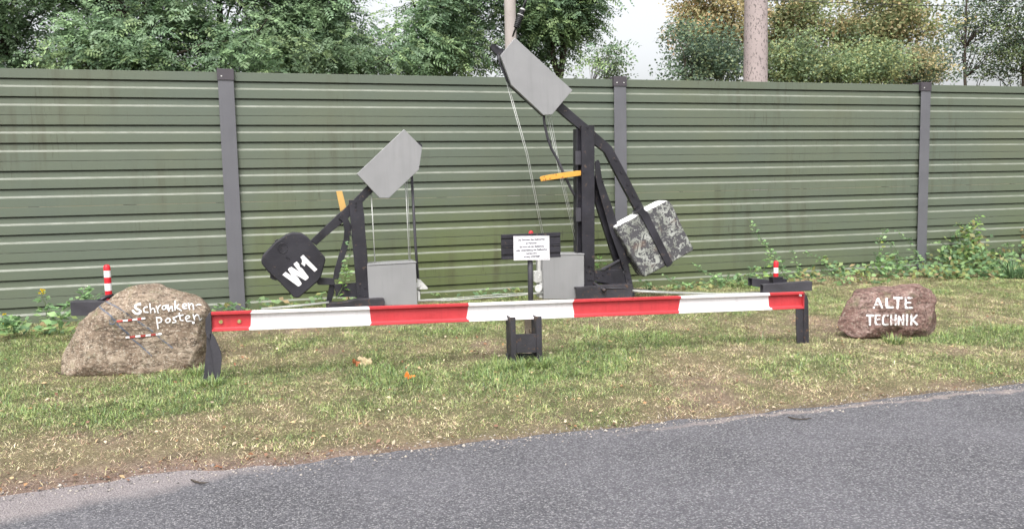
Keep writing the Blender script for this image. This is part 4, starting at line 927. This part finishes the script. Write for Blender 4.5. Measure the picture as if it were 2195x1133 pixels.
ROB = [(.19, .29, .17), (.23, .34, .19), (.26, .38, .20), (.14, .22, .13), (.29, .39, .19), (.24, .34, .21)]
def X(px, Y, py=100): return at(px, py, Y).x
G1 = 'broad-leaved trees beyond the noise barrier'
def trees():
    def E(px, py, Y, rpx, rpy, ry=.85): c = at(px, py, Y); k = Y*1.04/F_PX; return (c.x, Y, c.z, rpx*k, ry, rpy*k)
    tree('locust_tree', 'blue-green locust tree at the far left with forked bare limbs', X(60, 15), 15, 7.5, [E(20, 60, 15, 90, 150), E(60, -90, 15, 150, 90)], 'pinnate', ROB, 21, 190, 22, .10, thin=.04, group=G1)
    tree('locust_tree', 'blue-green locust tree with dense drooping crown left of the first fence post', X(255, 14.2), 14.2, 8, [E(250, 40, 14.2, 170, 125), E(210, -110, 14.6, 170, 80), E(320, 120, 13.6, 150, 50, .7)], 'pinnate', ROB, 22, 420, 24, .12, group=G1)
    tree('locust_tree', 'locust tree whose crown hangs over the first fence post', X(430, 14.6), 14.6, 8, [E(440, 60, 14.6, 130, 110), E(450, -90, 14.6, 160, 80), E(520, 120, 13.8, 150, 45, .7)], 'pinnate', ROB, 23, 330, 24, .11, thin=.02, group=G1)
    tree('locust_tree', 'wide locust tree with low fronds between the first post and the small machine', X(655, 14.5), 14.5, 8.5, [E(650, 50, 14.5, 130, 120), E(640, -90, 14.6, 150, 90), E(720, 125, 13.8, 130, 45, .7)], 'pinnate', ROB, 24, 380, 24, .13, group=G1)
    tree('locust_tree', 'bright locust tree left of the thin concrete pole', X(930, 15), 15, 7.5, [E(930, 60, 15, 110, 105), E(960, -90, 15, 120, 80), E(880, 130, 14.4, 60, 30, .7)], 'pinnate', [tuple(v*1.12 for v in c) for c in ROB], 25, 300, 24, .12, thin=-.02, group=G1)
    tree('locust_tree', 'fresh green locust tree behind the raised grey cover right of the thin pole', X(1180, 14.8), 14.8, 7, [E(1180, 60, 14.8, 95, 105), E(1160, -60, 15, 90, 60), E(1225, 40, 14.6, 65, 80, 1)], 'pinnate', [(.19, .29, .15), (.22, .33, .16), (.14, .22, .13), (.27, .37, .17)], 26, 290, 24, .11, thin=-.02, group=G1)
    tree('young_tree', 'thin sparse sapling showing against the white sky by the second fence post', X(1310, 19), 19, 5, [E(1310, 140, 19, 24, 45, .5)], .075, [(.11, .17, .09), (.15, .20, .10)], 31, 32, 36, .03, thin=-.2, crad=.3, group=G1)
    YEL = [(.24, .29, .14), (.20, .26, .13), (.34, .34, .17), (.42, .39, .20), (.50, .40, .22), (.26, .31, .15)]
    AUT = [(.48, .40, .22), (.54, .46, .25), (.40, .38, .20), (.28, .31, .16), (.58, .42, .24)]
    DGR = [(.14, .20, .13), (.17, .24, .15), (.11, .17, .12), (.24, .29, .15)]
    tree('maple_tree', 'orange autumn maple rising left of the thick concrete pole', X(1545, 22), 22, 8.5, [E(1530, 35, 22, 95, 85, 1.7), E(1530, -80, 22, 100, 70)], .10, AUT, 41, 420, 40, .12, thin=-.03, group=G1, zdense=(4.2, 8.6))
    tree('elder_shrub', 'dark green rounded shrub left of the thick concrete pole', X(1450, 18), 18, 5.6, [E(1455, 125, 18, 78, 66, 1.1), E(1450, 70, 18, 46, 36, .8), E(1545, 135, 18, 80, 52, 1)], .08, DGR, 42, 330, 42, .06, thin=-.03, group=G1)
    tree('maple_tree', 'yellowing maple with arching branches right of the thick concrete pole', X(1720, 22), 22, 9, [E(1725, 60, 22, 125, 95, 1.8), E(1700, -80, 22, 130, 80)], .10, YEL, 43, 620, 38, .14, group=G1, zdense=(4, 8.6), thin=-.05)
    tree('maple_tree', 'green and orange maple above the third fence bay', X(1900, 21), 21, 8.6, [E(1900, 60, 21, 135, 95, 1.8), E(1920, -70, 21, 120, 80)], .10, YEL[::-1], 44, 640, 38, .13, group=G1, zdense=(4, 8.6), thin=-.05)
    tree('hazel_shrub', 'leafy yellow-green hazel shrub right of the thick concrete pole', X(1740, 17), 17, 5, [E(1700, 140, 17, 60, 50, 1), E(1780, 155, 17, 70, 42, 1), E(1860, 140, 17, 70, 50, 1)], .075, [(.22, .30, .16), (.28, .35, .16), (.38, .40, .18), (.16, .22, .12)], 45, 430, 44, .06, thin=-.05, group=G1)
    tree('hazel_shrub', 'orange tinged shrub just left of the third fence post', X(1960, 17.5), 17.5, 4.8, [E(1955, 150, 17.5, 95, 38, 1)], .075, AUT[:3]+DGR, 46, 170, 44, .06, thin=-.08, group=G1)
    tree('birch_tree', 'slim open-crowned tree with visible stems right of the third fence post', X(2085, 20), 20, 9, [E(2100, 60, 20, 62, 120, 1.4), E(2100, -90, 20, 80, 80)], .08, DGR+[(.24, .27, .12)], 47, 330, 34, .08, thin=.0, crad=.42, group=G1, zdense=(4, 8.6))
    tree('birch_tree', 'olive green tree at the far right edge above the fence', X(2170, 19), 19, 9, [E(2180, 80, 19, 70, 120, 1.4), E(2200, -80, 19, 90, 80)], .08, DGR+YEL[:2], 48, 380, 36, .09, thin=-.03, group=G1, zdense=(4, 8.6))
    for k, (px, Y_, lab) in enumerate(((-150, 16, 'locust tree beyond the barrier left of the view'), (2420, 20, 'maple tree beyond the barrier right of the view'))):
        pass
trees()

# ------------------------------------------------------------------ poles and wires beyond the barrier
def pole(px, Y, r0, r1, h, mat, label):
    x = at(px, 150, Y).x; root = thing('concrete_pole', label, 'pole', (x, Y, .2))
    q = B(); q.lathe((x, Y, 0), [(r0, 0), (r0+(r1-r0)*.5, h/2), (r1, h), (.001, h)], 32); q.build('shaft', mat, root); return root
pole(1619.5, 12.6, .232, .15, 10, POLE_C, 'thick speckled concrete pole rising behind the fence at right')
pole(1096, 13.5, .112, .085, 9, POLE_D, 'thin pale concrete pole rising behind the raised grey cover')
def insul():
    Y = 12.9; z = Z(1060, 0, 9.44)
    p = at(1110, 60, Y); root = thing('guy_insulator', 'black ribbed insulator on a slanting guy cable beside the thin pole', 'insulator', p)
    a, b = at(*z([(370, 740)])[0], Y+.35), at(*z([(650, -60)])[0], Y-.1)
    c0 = at(*z([(435, 560)])[0], Y); c1 = at(*z([(560, 220)])[0], Y)
    d = (c1-c0); L = d.length; d.normalize(); pts = []; rr = []
    for k in range(41):
        t = k/40; pts.append(c0+d*L*t); rr.append(.032+.012*(.5+.5*math.cos(k*math.pi/2.0*1.0))+.012*math.sin(t*math.pi))
    q = B(); q.tube(pts, rr, 14); q.build('insulator_body', RUBBER, root)
    q = B(); q.tube([c1-d*.09, c1-d*.075], .058, 14); q.tube([c1+d*.0, c1+d*.03], .045, 14); q.build('metal_collar', GALV, root)
    q = B(); q.tube([c1, c1.lerp(at(640, 0, Y), 0)+d*.15, at(*z([(615, 100)])[0], Y), at(*z([(650, -60)])[0], Y), at(*z([(760, -900)])[0], Y)], .020, 8); q.tube([c0, at(*z([(395, 660)])[0], Y+.1), at(*z([(370, 735)])[0], Y+.3)], .016, 8); q.build('cable', RUBBER, root)
    Yw = 17
    for k, (x0, y0, x1, y1, lab) in enumerate(((1560, -2, 2400, 18, 'thin overhead wire crossing the top right corner'), (1900, -14, 2400, 12, 'second thin overhead wire higher in the top right corner'))):
        q = B(); q.tube([at(x0, y0, Yw), at((x0+x1)/2, (y0+y1)/2+4, Yw), at(x1, y1, Yw), at(x1+1200, y1-10, Yw)], .008, 5)
        o = q.build('overhead_wire', RUBBER, None); tag(o, lab, 'wire')
insul()

# ------------------------------------------------------------------ weeds, brambles, shoots
WG = [(.20, .33, .14), (.15, .25, .12), (.26, .39, .17), (.12, .20, .10)]
def shoot(label, path, Ys, leaf, n, seed, cols=WG, name='bramble_shoot', cat='plant', flowers=0, srad=.004, group=None, curl=.05, fcol=(.75, .55, .03)):
    r = np.random.default_rng(seed); P = [at(a, b, y) for (a, b), y in zip(path, Ys if isinstance(Ys, (list, tuple)) else [Ys]*len(path))]
    base = P[0].copy(); root = thing(name, label, cat, base, group)
    pts = []
    for i in range(len(P)-1):
        for k in range(6): pts.append(P[i].lerp(P[i+1], k/6)+Vector((random.uniform(-1, 1), random.uniform(-1, 1), random.uniform(-1, 1)))*.006)
    pts.append(P[-1]); B().tube(pts, [srad*(1-.6*k/len(pts)) for k in range(len(pts))], 5).build('stem', STEM, root)
    A = np.array([list(p) for p in pts]); t = np.sort(r.random(n))*(len(A)-1.001); i = t.astype(int); f = (t-i)[:, None]; C = A[i]*(1-f)+A[i+1]*f
    a = r.uniform(0, 2*np.pi, n); D = unit(np.stack([np.cos(a), np.sin(a), r.uniform(-.3, .6, n)], 1)); N = unit(np.stack([r.normal(0, .4, n), r.normal(-.5, .3, n), np.ones(n)], 1))
    sz = 1.45*leaf*(1-.45*t/len(A)); C = C+D*(sz*.35)[:, None]
    cc = np.array(cols)[r.integers(0, len(cols), n)]*r.uniform(.9, 1.5, (n, 1))
    V, Fq, Cc = single(C, D, N, 1.0, .62, cc, r)
    V = (V.reshape(-1, 4, 3)-C[:, None, :])*sz[:, None, None]+C[:, None, :]
    npmesh('leaves', V.reshape(-1, 3), Fq, LEAF, root, Cc)
    if flowers:
        q = np.array(list(P[-1])); m_ = flowers*7; c = q+r.normal(0, .022, (flowers, 3)); c = np.repeat(c, 7, 0); a = r.uniform(0, 6.28, m_); D = unit(np.stack([np.cos(a), -.5+0*a, np.sin(a)*.5+.3], 1)); N = unit(np.stack([0*a, -1+0*a, .6+0*a], 1)+r.normal(0, .2, (m_, 3)))
        V, Fq, Cc = single(c, D, N, .022, .012, np.tile(np.array(fcol), (m_, 1)), r); npmesh('flowers', V, Fq, LEAF, root, Cc)
    return root
def weeds():
    Y = 9.9
    shoot('tall weed with a yellow flower head against the left fence bay', [(104, 715), (101, 680), (96, 650), (90, 626)], 9.3, .075, 42, 1, name='flowering_weed', flowers=5, srad=.005)
    shoot('low yellow-flowered weed at the left picture edge', [(8, 712), (5, 695), (6, 684)], 9.2, .06, 26, 2, name='flowering_weed', flowers=3)
    shoot('broad-leaved weed between the flowering weed and the left edge', [(30, 712), (24, 700), (22, 688), (26, 680)], 9.2, .09, 30, 3, name='weed')
    shoot('leafy weed just left of the left steel channel', [(128, 712), (126, 690), (140, 665), (150, 655)], 9.0, .085, 34, 4, name='weed')
    shoot('green weed with white buds above the left steel channel', [(196, 665), (188, 645), (180, 628), (184, 618)], 9.2, .07, 30, 5, name='flowering_weed', flowers=2, fcol=(.7, .7, .62))
    shoot('leafy runner spreading along the top of the left channel', [(215, 655), (200, 640), (175, 636), (152, 648)], 9.1, .07, 26, 6, name='weed')
    shoot('sprig behind the crest of the left boulder', [(292, 640), (286, 622), (280, 610)], 9.3, .05, 12, 7, name='weed')
    shoot('vine climbing inside the frame of the small machine', [(748, 640), (738, 600), (745, 570), (752, 540), (750, 505)], MY+.03, .055, 30, 8, name='climbing_vine', srad=.005)
    shoot('bright hop leaves on the lower left leg of the small machine', [(720, 640), (735, 615), (742, 590), (738, 570)], MY+.0, .05, 20, 9, cols=[(.2, .34, .08), (.16, .28, .07)], name='climbing_vine')
    shoot('pale leafy sprig seen through the foot of the tall machine', [(1292, 625), (1290, 600), (1287, 575), (1286, 553)], 9.7, .075, 18, 10, cols=[(.2, .34, .1), (.15, .28, .08)], name='weed')
    g = 'long bramble shoots in front of the barrier'
    shoot('long leafy shoot leaning up left of the third fence bay', [(1690, 600), (1672, 575), (1660, 552), (1640, 525), (1622, 500), (1603, 470)], 9.9, .062, 70, 11, group=g)
    shoot('short shoot with small leaves right of the right-hand peg', [(1712, 592), (1708, 570), (1703, 550), (1695, 536)], 9.9, .048, 26, 12, group=g)
    shoot('thin arching shoot with pale leaves toward the bramble patch', [(1790, 600), (1772, 565), (1750, 552), (1722, 540)], 9.9, .05, 26, 13, group=g)
    shoot('straight shoot with a yellow-green tip left of the third post', [(1884, 600), (1884, 560), (1886, 520), (1896, 488)], 9.8, .07, 34, 14, cols=WG+[(.3, .36, .08)], group=g)
    shoot('shoot leaning left just beside the third post', [(1935, 575), (1930, 555), (1918, 530), (1906, 517)], 9.85, .05, 26, 15, group=g)
    shoot('leafy shoot that touches the third post', [(1975, 570), (1962, 545), (1945, 515), (1922, 493)], 9.95, .06, 32, 16, group=g)
    shoot('tall shoot with fresh leaves at the right fence bay', [(2075, 560), (2080, 525), (2090, 490), (2098, 462)], 9.9, .085, 44, 17, cols=[(.2, .34, .09), (.15, .27, .07)], group=g)
    shoot('leaning shoot with yellow leaves left of the fresh tall shoot', [(2112, 540), (2092, 510), (2070, 490), (2050, 478)], 9.9, .07, 34, 18, cols=WG+[(.3, .34, .08)], group=g)
    shoot('small-leaved spray just beyond the concrete counterweight', [(1580, 625), (1545, 600), (1510, 585), (1480, 560)], 9.8, .05, 60, 19, group=g)
    shoot('low leafy spray under the concrete counterweight', [(1500, 625), (1470, 612), (1440, 600), (1425, 590)], 9.8, .05, 40, 20, group=g)
    shoot('leafy sprig below the right-hand counterweight edge', [(1388, 625), (1384, 612), (1378, 603)], 9.6, .06, 16, 27, group=g)
    shoot('spray of leaves left of the right-hand peg', [(1620, 615), (1632, 590), (1640, 570), (1650, 545)], 9.7, .075, 40, 28, cols=WG+[(.24, .36, .09)], group=g)
    shoot('upright sprig between the counterweight and the right-hand peg', [(1600, 620), (1606, 590), (1612, 572)], 9.8, .06, 28, 29, group=g)
    # undergrowth mass along the barrier foot
    r = np.random.default_rng(50); n = 26000
    x = np.concatenate([r.uniform(4.6, 17, n), r.uniform(-9, -2.0, 3600), r.uniform(-2, 4.6, 1500)]); y = np.concatenate([r.uniform(8.7, 10.22, n), r.uniform(9.3, 10.2, 3600), r.uniform(9.85, 10.2, 1500)])
    hmax = np.where(x > 4.6, np.interp(x, [5, 7, 8.3, 9.3, 10.2, 12], [.07, .16, .25, .30, .42, .48]), .13)*np.clip((y-8.7)/1.0, 0, 1)*np.clip(3.4*NB(x+3, y+8, 1.9, 4)-.8, .08, 1.9)
    dens = np.where(x > 4.6, np.interp(x, [5, 6.5, 8.5, 9.4, 10.5], [.10, .24, .36, .55, .95]), .3)*np.clip(NC(x+5, y, 3.2, 3)*4-1.35, .03, 1); thr = np.where(x > 4.6, 9.65-np.clip((x-6)*.22, 0, .75), 9.3)+.5*(NC(x, y, 2, 3)-.5)
    k = (r.random(len(x)) < dens) & (y > thr); x, y, hmax = x[k], y[k], hmax[k]; n = len(x)
    z = zg(x, y)+hmax*r.random(n)**.6
    D = unit(np.stack([r.normal(0, 1, n), r.normal(-.3, .8, n), r.normal(.1, .5, n)], 1)); N = unit(np.stack([r.normal(0, .5, n), r.normal(-.6, .4, n), np.ones(n)], 1))
    cc = np.array(WG+[(.26, .34, .12), (.30, .30, .12), (.38, .29, .16)]); C = cc[np.clip((NA(x+7, y+2, 2.5, 3)*9+r.normal(0, 1.3, n)-1.2).astype(int), 0, len(cc)-1)]*r.uniform(.75, 1.25, (n, 1))
    V, Fq, Cc = single(np.stack([x, y, z], 1), D, N, .085, .056, C, r)
    o = npmesh('undergrowth', V, Fq, LEAF, None, Cc); tag(o, 'low bramble and weed cover along the foot of the barrier', 'undergrowth', kind='stuff')
    # dry stalks among it
    tufts(at(2172, 600, 9.0).x, 9.0, 150, .16, .42, 'grass_tuft', 'tall blue-green grass tuft at the right edge below the brambles', 3, [(.10, .19, .09), (.13, .22, .10)], .009)
    for k, (a, b, Yt, lab) in enumerate(((1116, 780, 6.62, 'bright grass tuft growing inside the rest stand'), (1160, 782, 6.56, 'bright grass tuft at the right foot of the rest stand'), (1090, 788, 6.55, 'thin grass tuft at the left foot of the rest stand'), (456, 815, 6.85, 'pale grass tuft in the fork of the left boom leg'), (1915, 718, 6.36, 'green grass tuft in front of the red-brown boulder'), (430, 808, 7.3, 'grass tuft between the large boulder and the boom leg'))):
        p = at(a, b, Yt); tufts(p.x, Yt, 130, .10, .13, 'grass_tuft', lab, 60+k)
weeds()

# ------------------------------------------------------------------ fallen leaves, twigs, gravel
def dead_leaf(px, py, size, col, label, seed, rz):
    # crinkled five-lobed leaf
    r = random.Random(seed)
    d = ray(px, py); t = -EYE.z/d.z
    for _ in range(30):
        P = EYE+d*t; t += (P.z-G(P.x, P.y)-.02)*-1/d.z*-1 if False else 0
        z = G(P.x, P.y)+.025; t = (z-EYE.z)/d.z
    P = EYE+d*t; vs = [Vector((0, 0, .012))]; n = 20
    for k in range(n):
        a = 2*math.pi*k/n; rad = size*(.62+.38*abs(math.cos(2.5*a)))*(1 if k else .6); vs.append(Vector((math.cos(a)*rad, math.sin(a)*rad, r.uniform(-.006, .022)+.018*math.cos(a*2+seed))))
    R3 = Matrix.Rotation(rz, 3, 'Z') @ Matrix.Rotation(.5, 3, 'X')
    q = B(); q.add([R3 @ v+P for v in vs], [[0, 1+k, 1+(k+1) % n] for k in range(n)], 0, False)
    m_ = M('dead_leaf_'+str(seed)); m_.set(m_.ramp(m_.noise(60, 4), [(.35, tuple(v*.55 for v in col)), (.65, col)]), .7)
    o = q.build('fallen_leaf', m_.m, None, fix=False); off = P; o.data.transform(Matrix.Translation(-off)); o.location = off
    sd = o.modifiers.new('t', 'SOLIDIFY'); sd.thickness = .001
    tag(o, label, 'leaf')
dead_leaf(783, 774, .075, (.62, .50, .30), 'large pale cream leaf on the grass below the boom', 1, .3)
dead_leaf(763, 777, .045, (.45, .16, .06), 'brown leaf touching the large pale leaf on the grass', 2, 1.3)
dead_leaf(877, 806, .045, (.55, .17, .02), 'bright orange leaf lying alone on the grass', 3, .9)
dead_leaf(1213, 1006, .016, (.6, .56, .5), 'tiny pale scrap lying out on the dark asphalt', 5, 2)
def litter():
    r = np.random.default_rng(77); n = 4600; x = r.uniform(-4, 12, n); y = 4.86+5.2*r.random(n)**1.3; s = soil_map(x, y); k = (r.random(n) < .25+.75*s) & (y > edge_y(x)-.12*(r.random(n) < .15)); x, y = x[k], y[k]; n = len(x)
    z = np.maximum(zg(x, y), 0)+r.uniform(.004, .03, n); D = unit(np.stack([r.normal(0, 1, n), r.normal(0, 1, n), r.normal(0, .25, n)], 1)); N = unit(np.stack([r.normal(0, .35, n), r.normal(0, .35, n), np.ones(n)], 1))
    C = np.array([(.38, .22, .11), (.5, .36, .2), (.28, .13, .07), (.6, .5, .36), (.22, .12, .08)])[r.integers(0, 5, n)]*r.uniform(.7, 1.2, (n, 1))
    V, Fq, Cc = single(np.stack([x, y, z], 1), D, N, .036, .024, C, r)
    tag(npmesh('leaf_litter', V, Fq, LITTER, None, Cc), 'scattered small dead leaves over the dry grass and road edge', 'leaf litter', kind='stuff')
    # edge gravel
    n = 2600; x = r.uniform(-3, 9, n); y = edge_y(x)+r.normal(-.04, .07, n); z = np.maximum(zg(x, y), 0)+.001; s = r.uniform(.003, .009, n)*(1+1.0*(r.random(n) < .05))
    O = np.array([[1, 0, 0], [-1, 0, 0], [0, 1, 0], [0, -1, 0], [0, 0, .8], [0, 0, -.5]]); V = np.stack([x, y, z], 1)[:, None, :]+O[None]*s[:, None, None]*r.uniform(.6, 1.3, (n, 6, 1))
    T = np.array([[0, 2, 4], [2, 1, 4], [1, 3, 4], [3, 0, 4], [2, 0, 5], [1, 2, 5], [3, 1, 5], [0, 3, 5]]); Fq = (np.arange(n)[:, None, None]*6+T[None]).reshape(-1, 3)
    C = np.array([(.25, .23, .22), (.4, .36, .33), (.14, .13, .13), (.5, .45, .4)])[r.integers(0, 4, n)]
    tag(npmesh('gravel', V.reshape(-1, 3), Fq, LITTER, None, np.repeat(C, 6, 0)), 'loose fine gravel along the asphalt edge', 'gravel', kind='stuff')
    for k, (a, b, lab) in enumerate((((410, 1027), (447, 1032), 'thin brown twig on the dusty asphalt at left'), ((120, 796), (148, 800), 'short dark root piece at the left foot of the large boulder'), ((1690, 893), (1740, 894), 'thin dark twig lying along the road edge at right'))):
        P = []
        for t in np.linspace(0, 1, 5):
            d = ray(a[0]+(b[0]-a[0])*t, a[1]+(b[1]-a[1])*t+4*math.sin(t*3)); tt = -EYE.z/d.z
            for _ in range(12): p = EYE+d*tt; tt = (max(0, G(p.x, p.y))+.012-EYE.z)/d.z
            P.append(EYE+d*tt)
        q = B(); q.tube(P, [.005, .006, .005, .004, .002], 6); o = q.build('twig', BARK, None); tag(o, lab, 'twig')
litter()
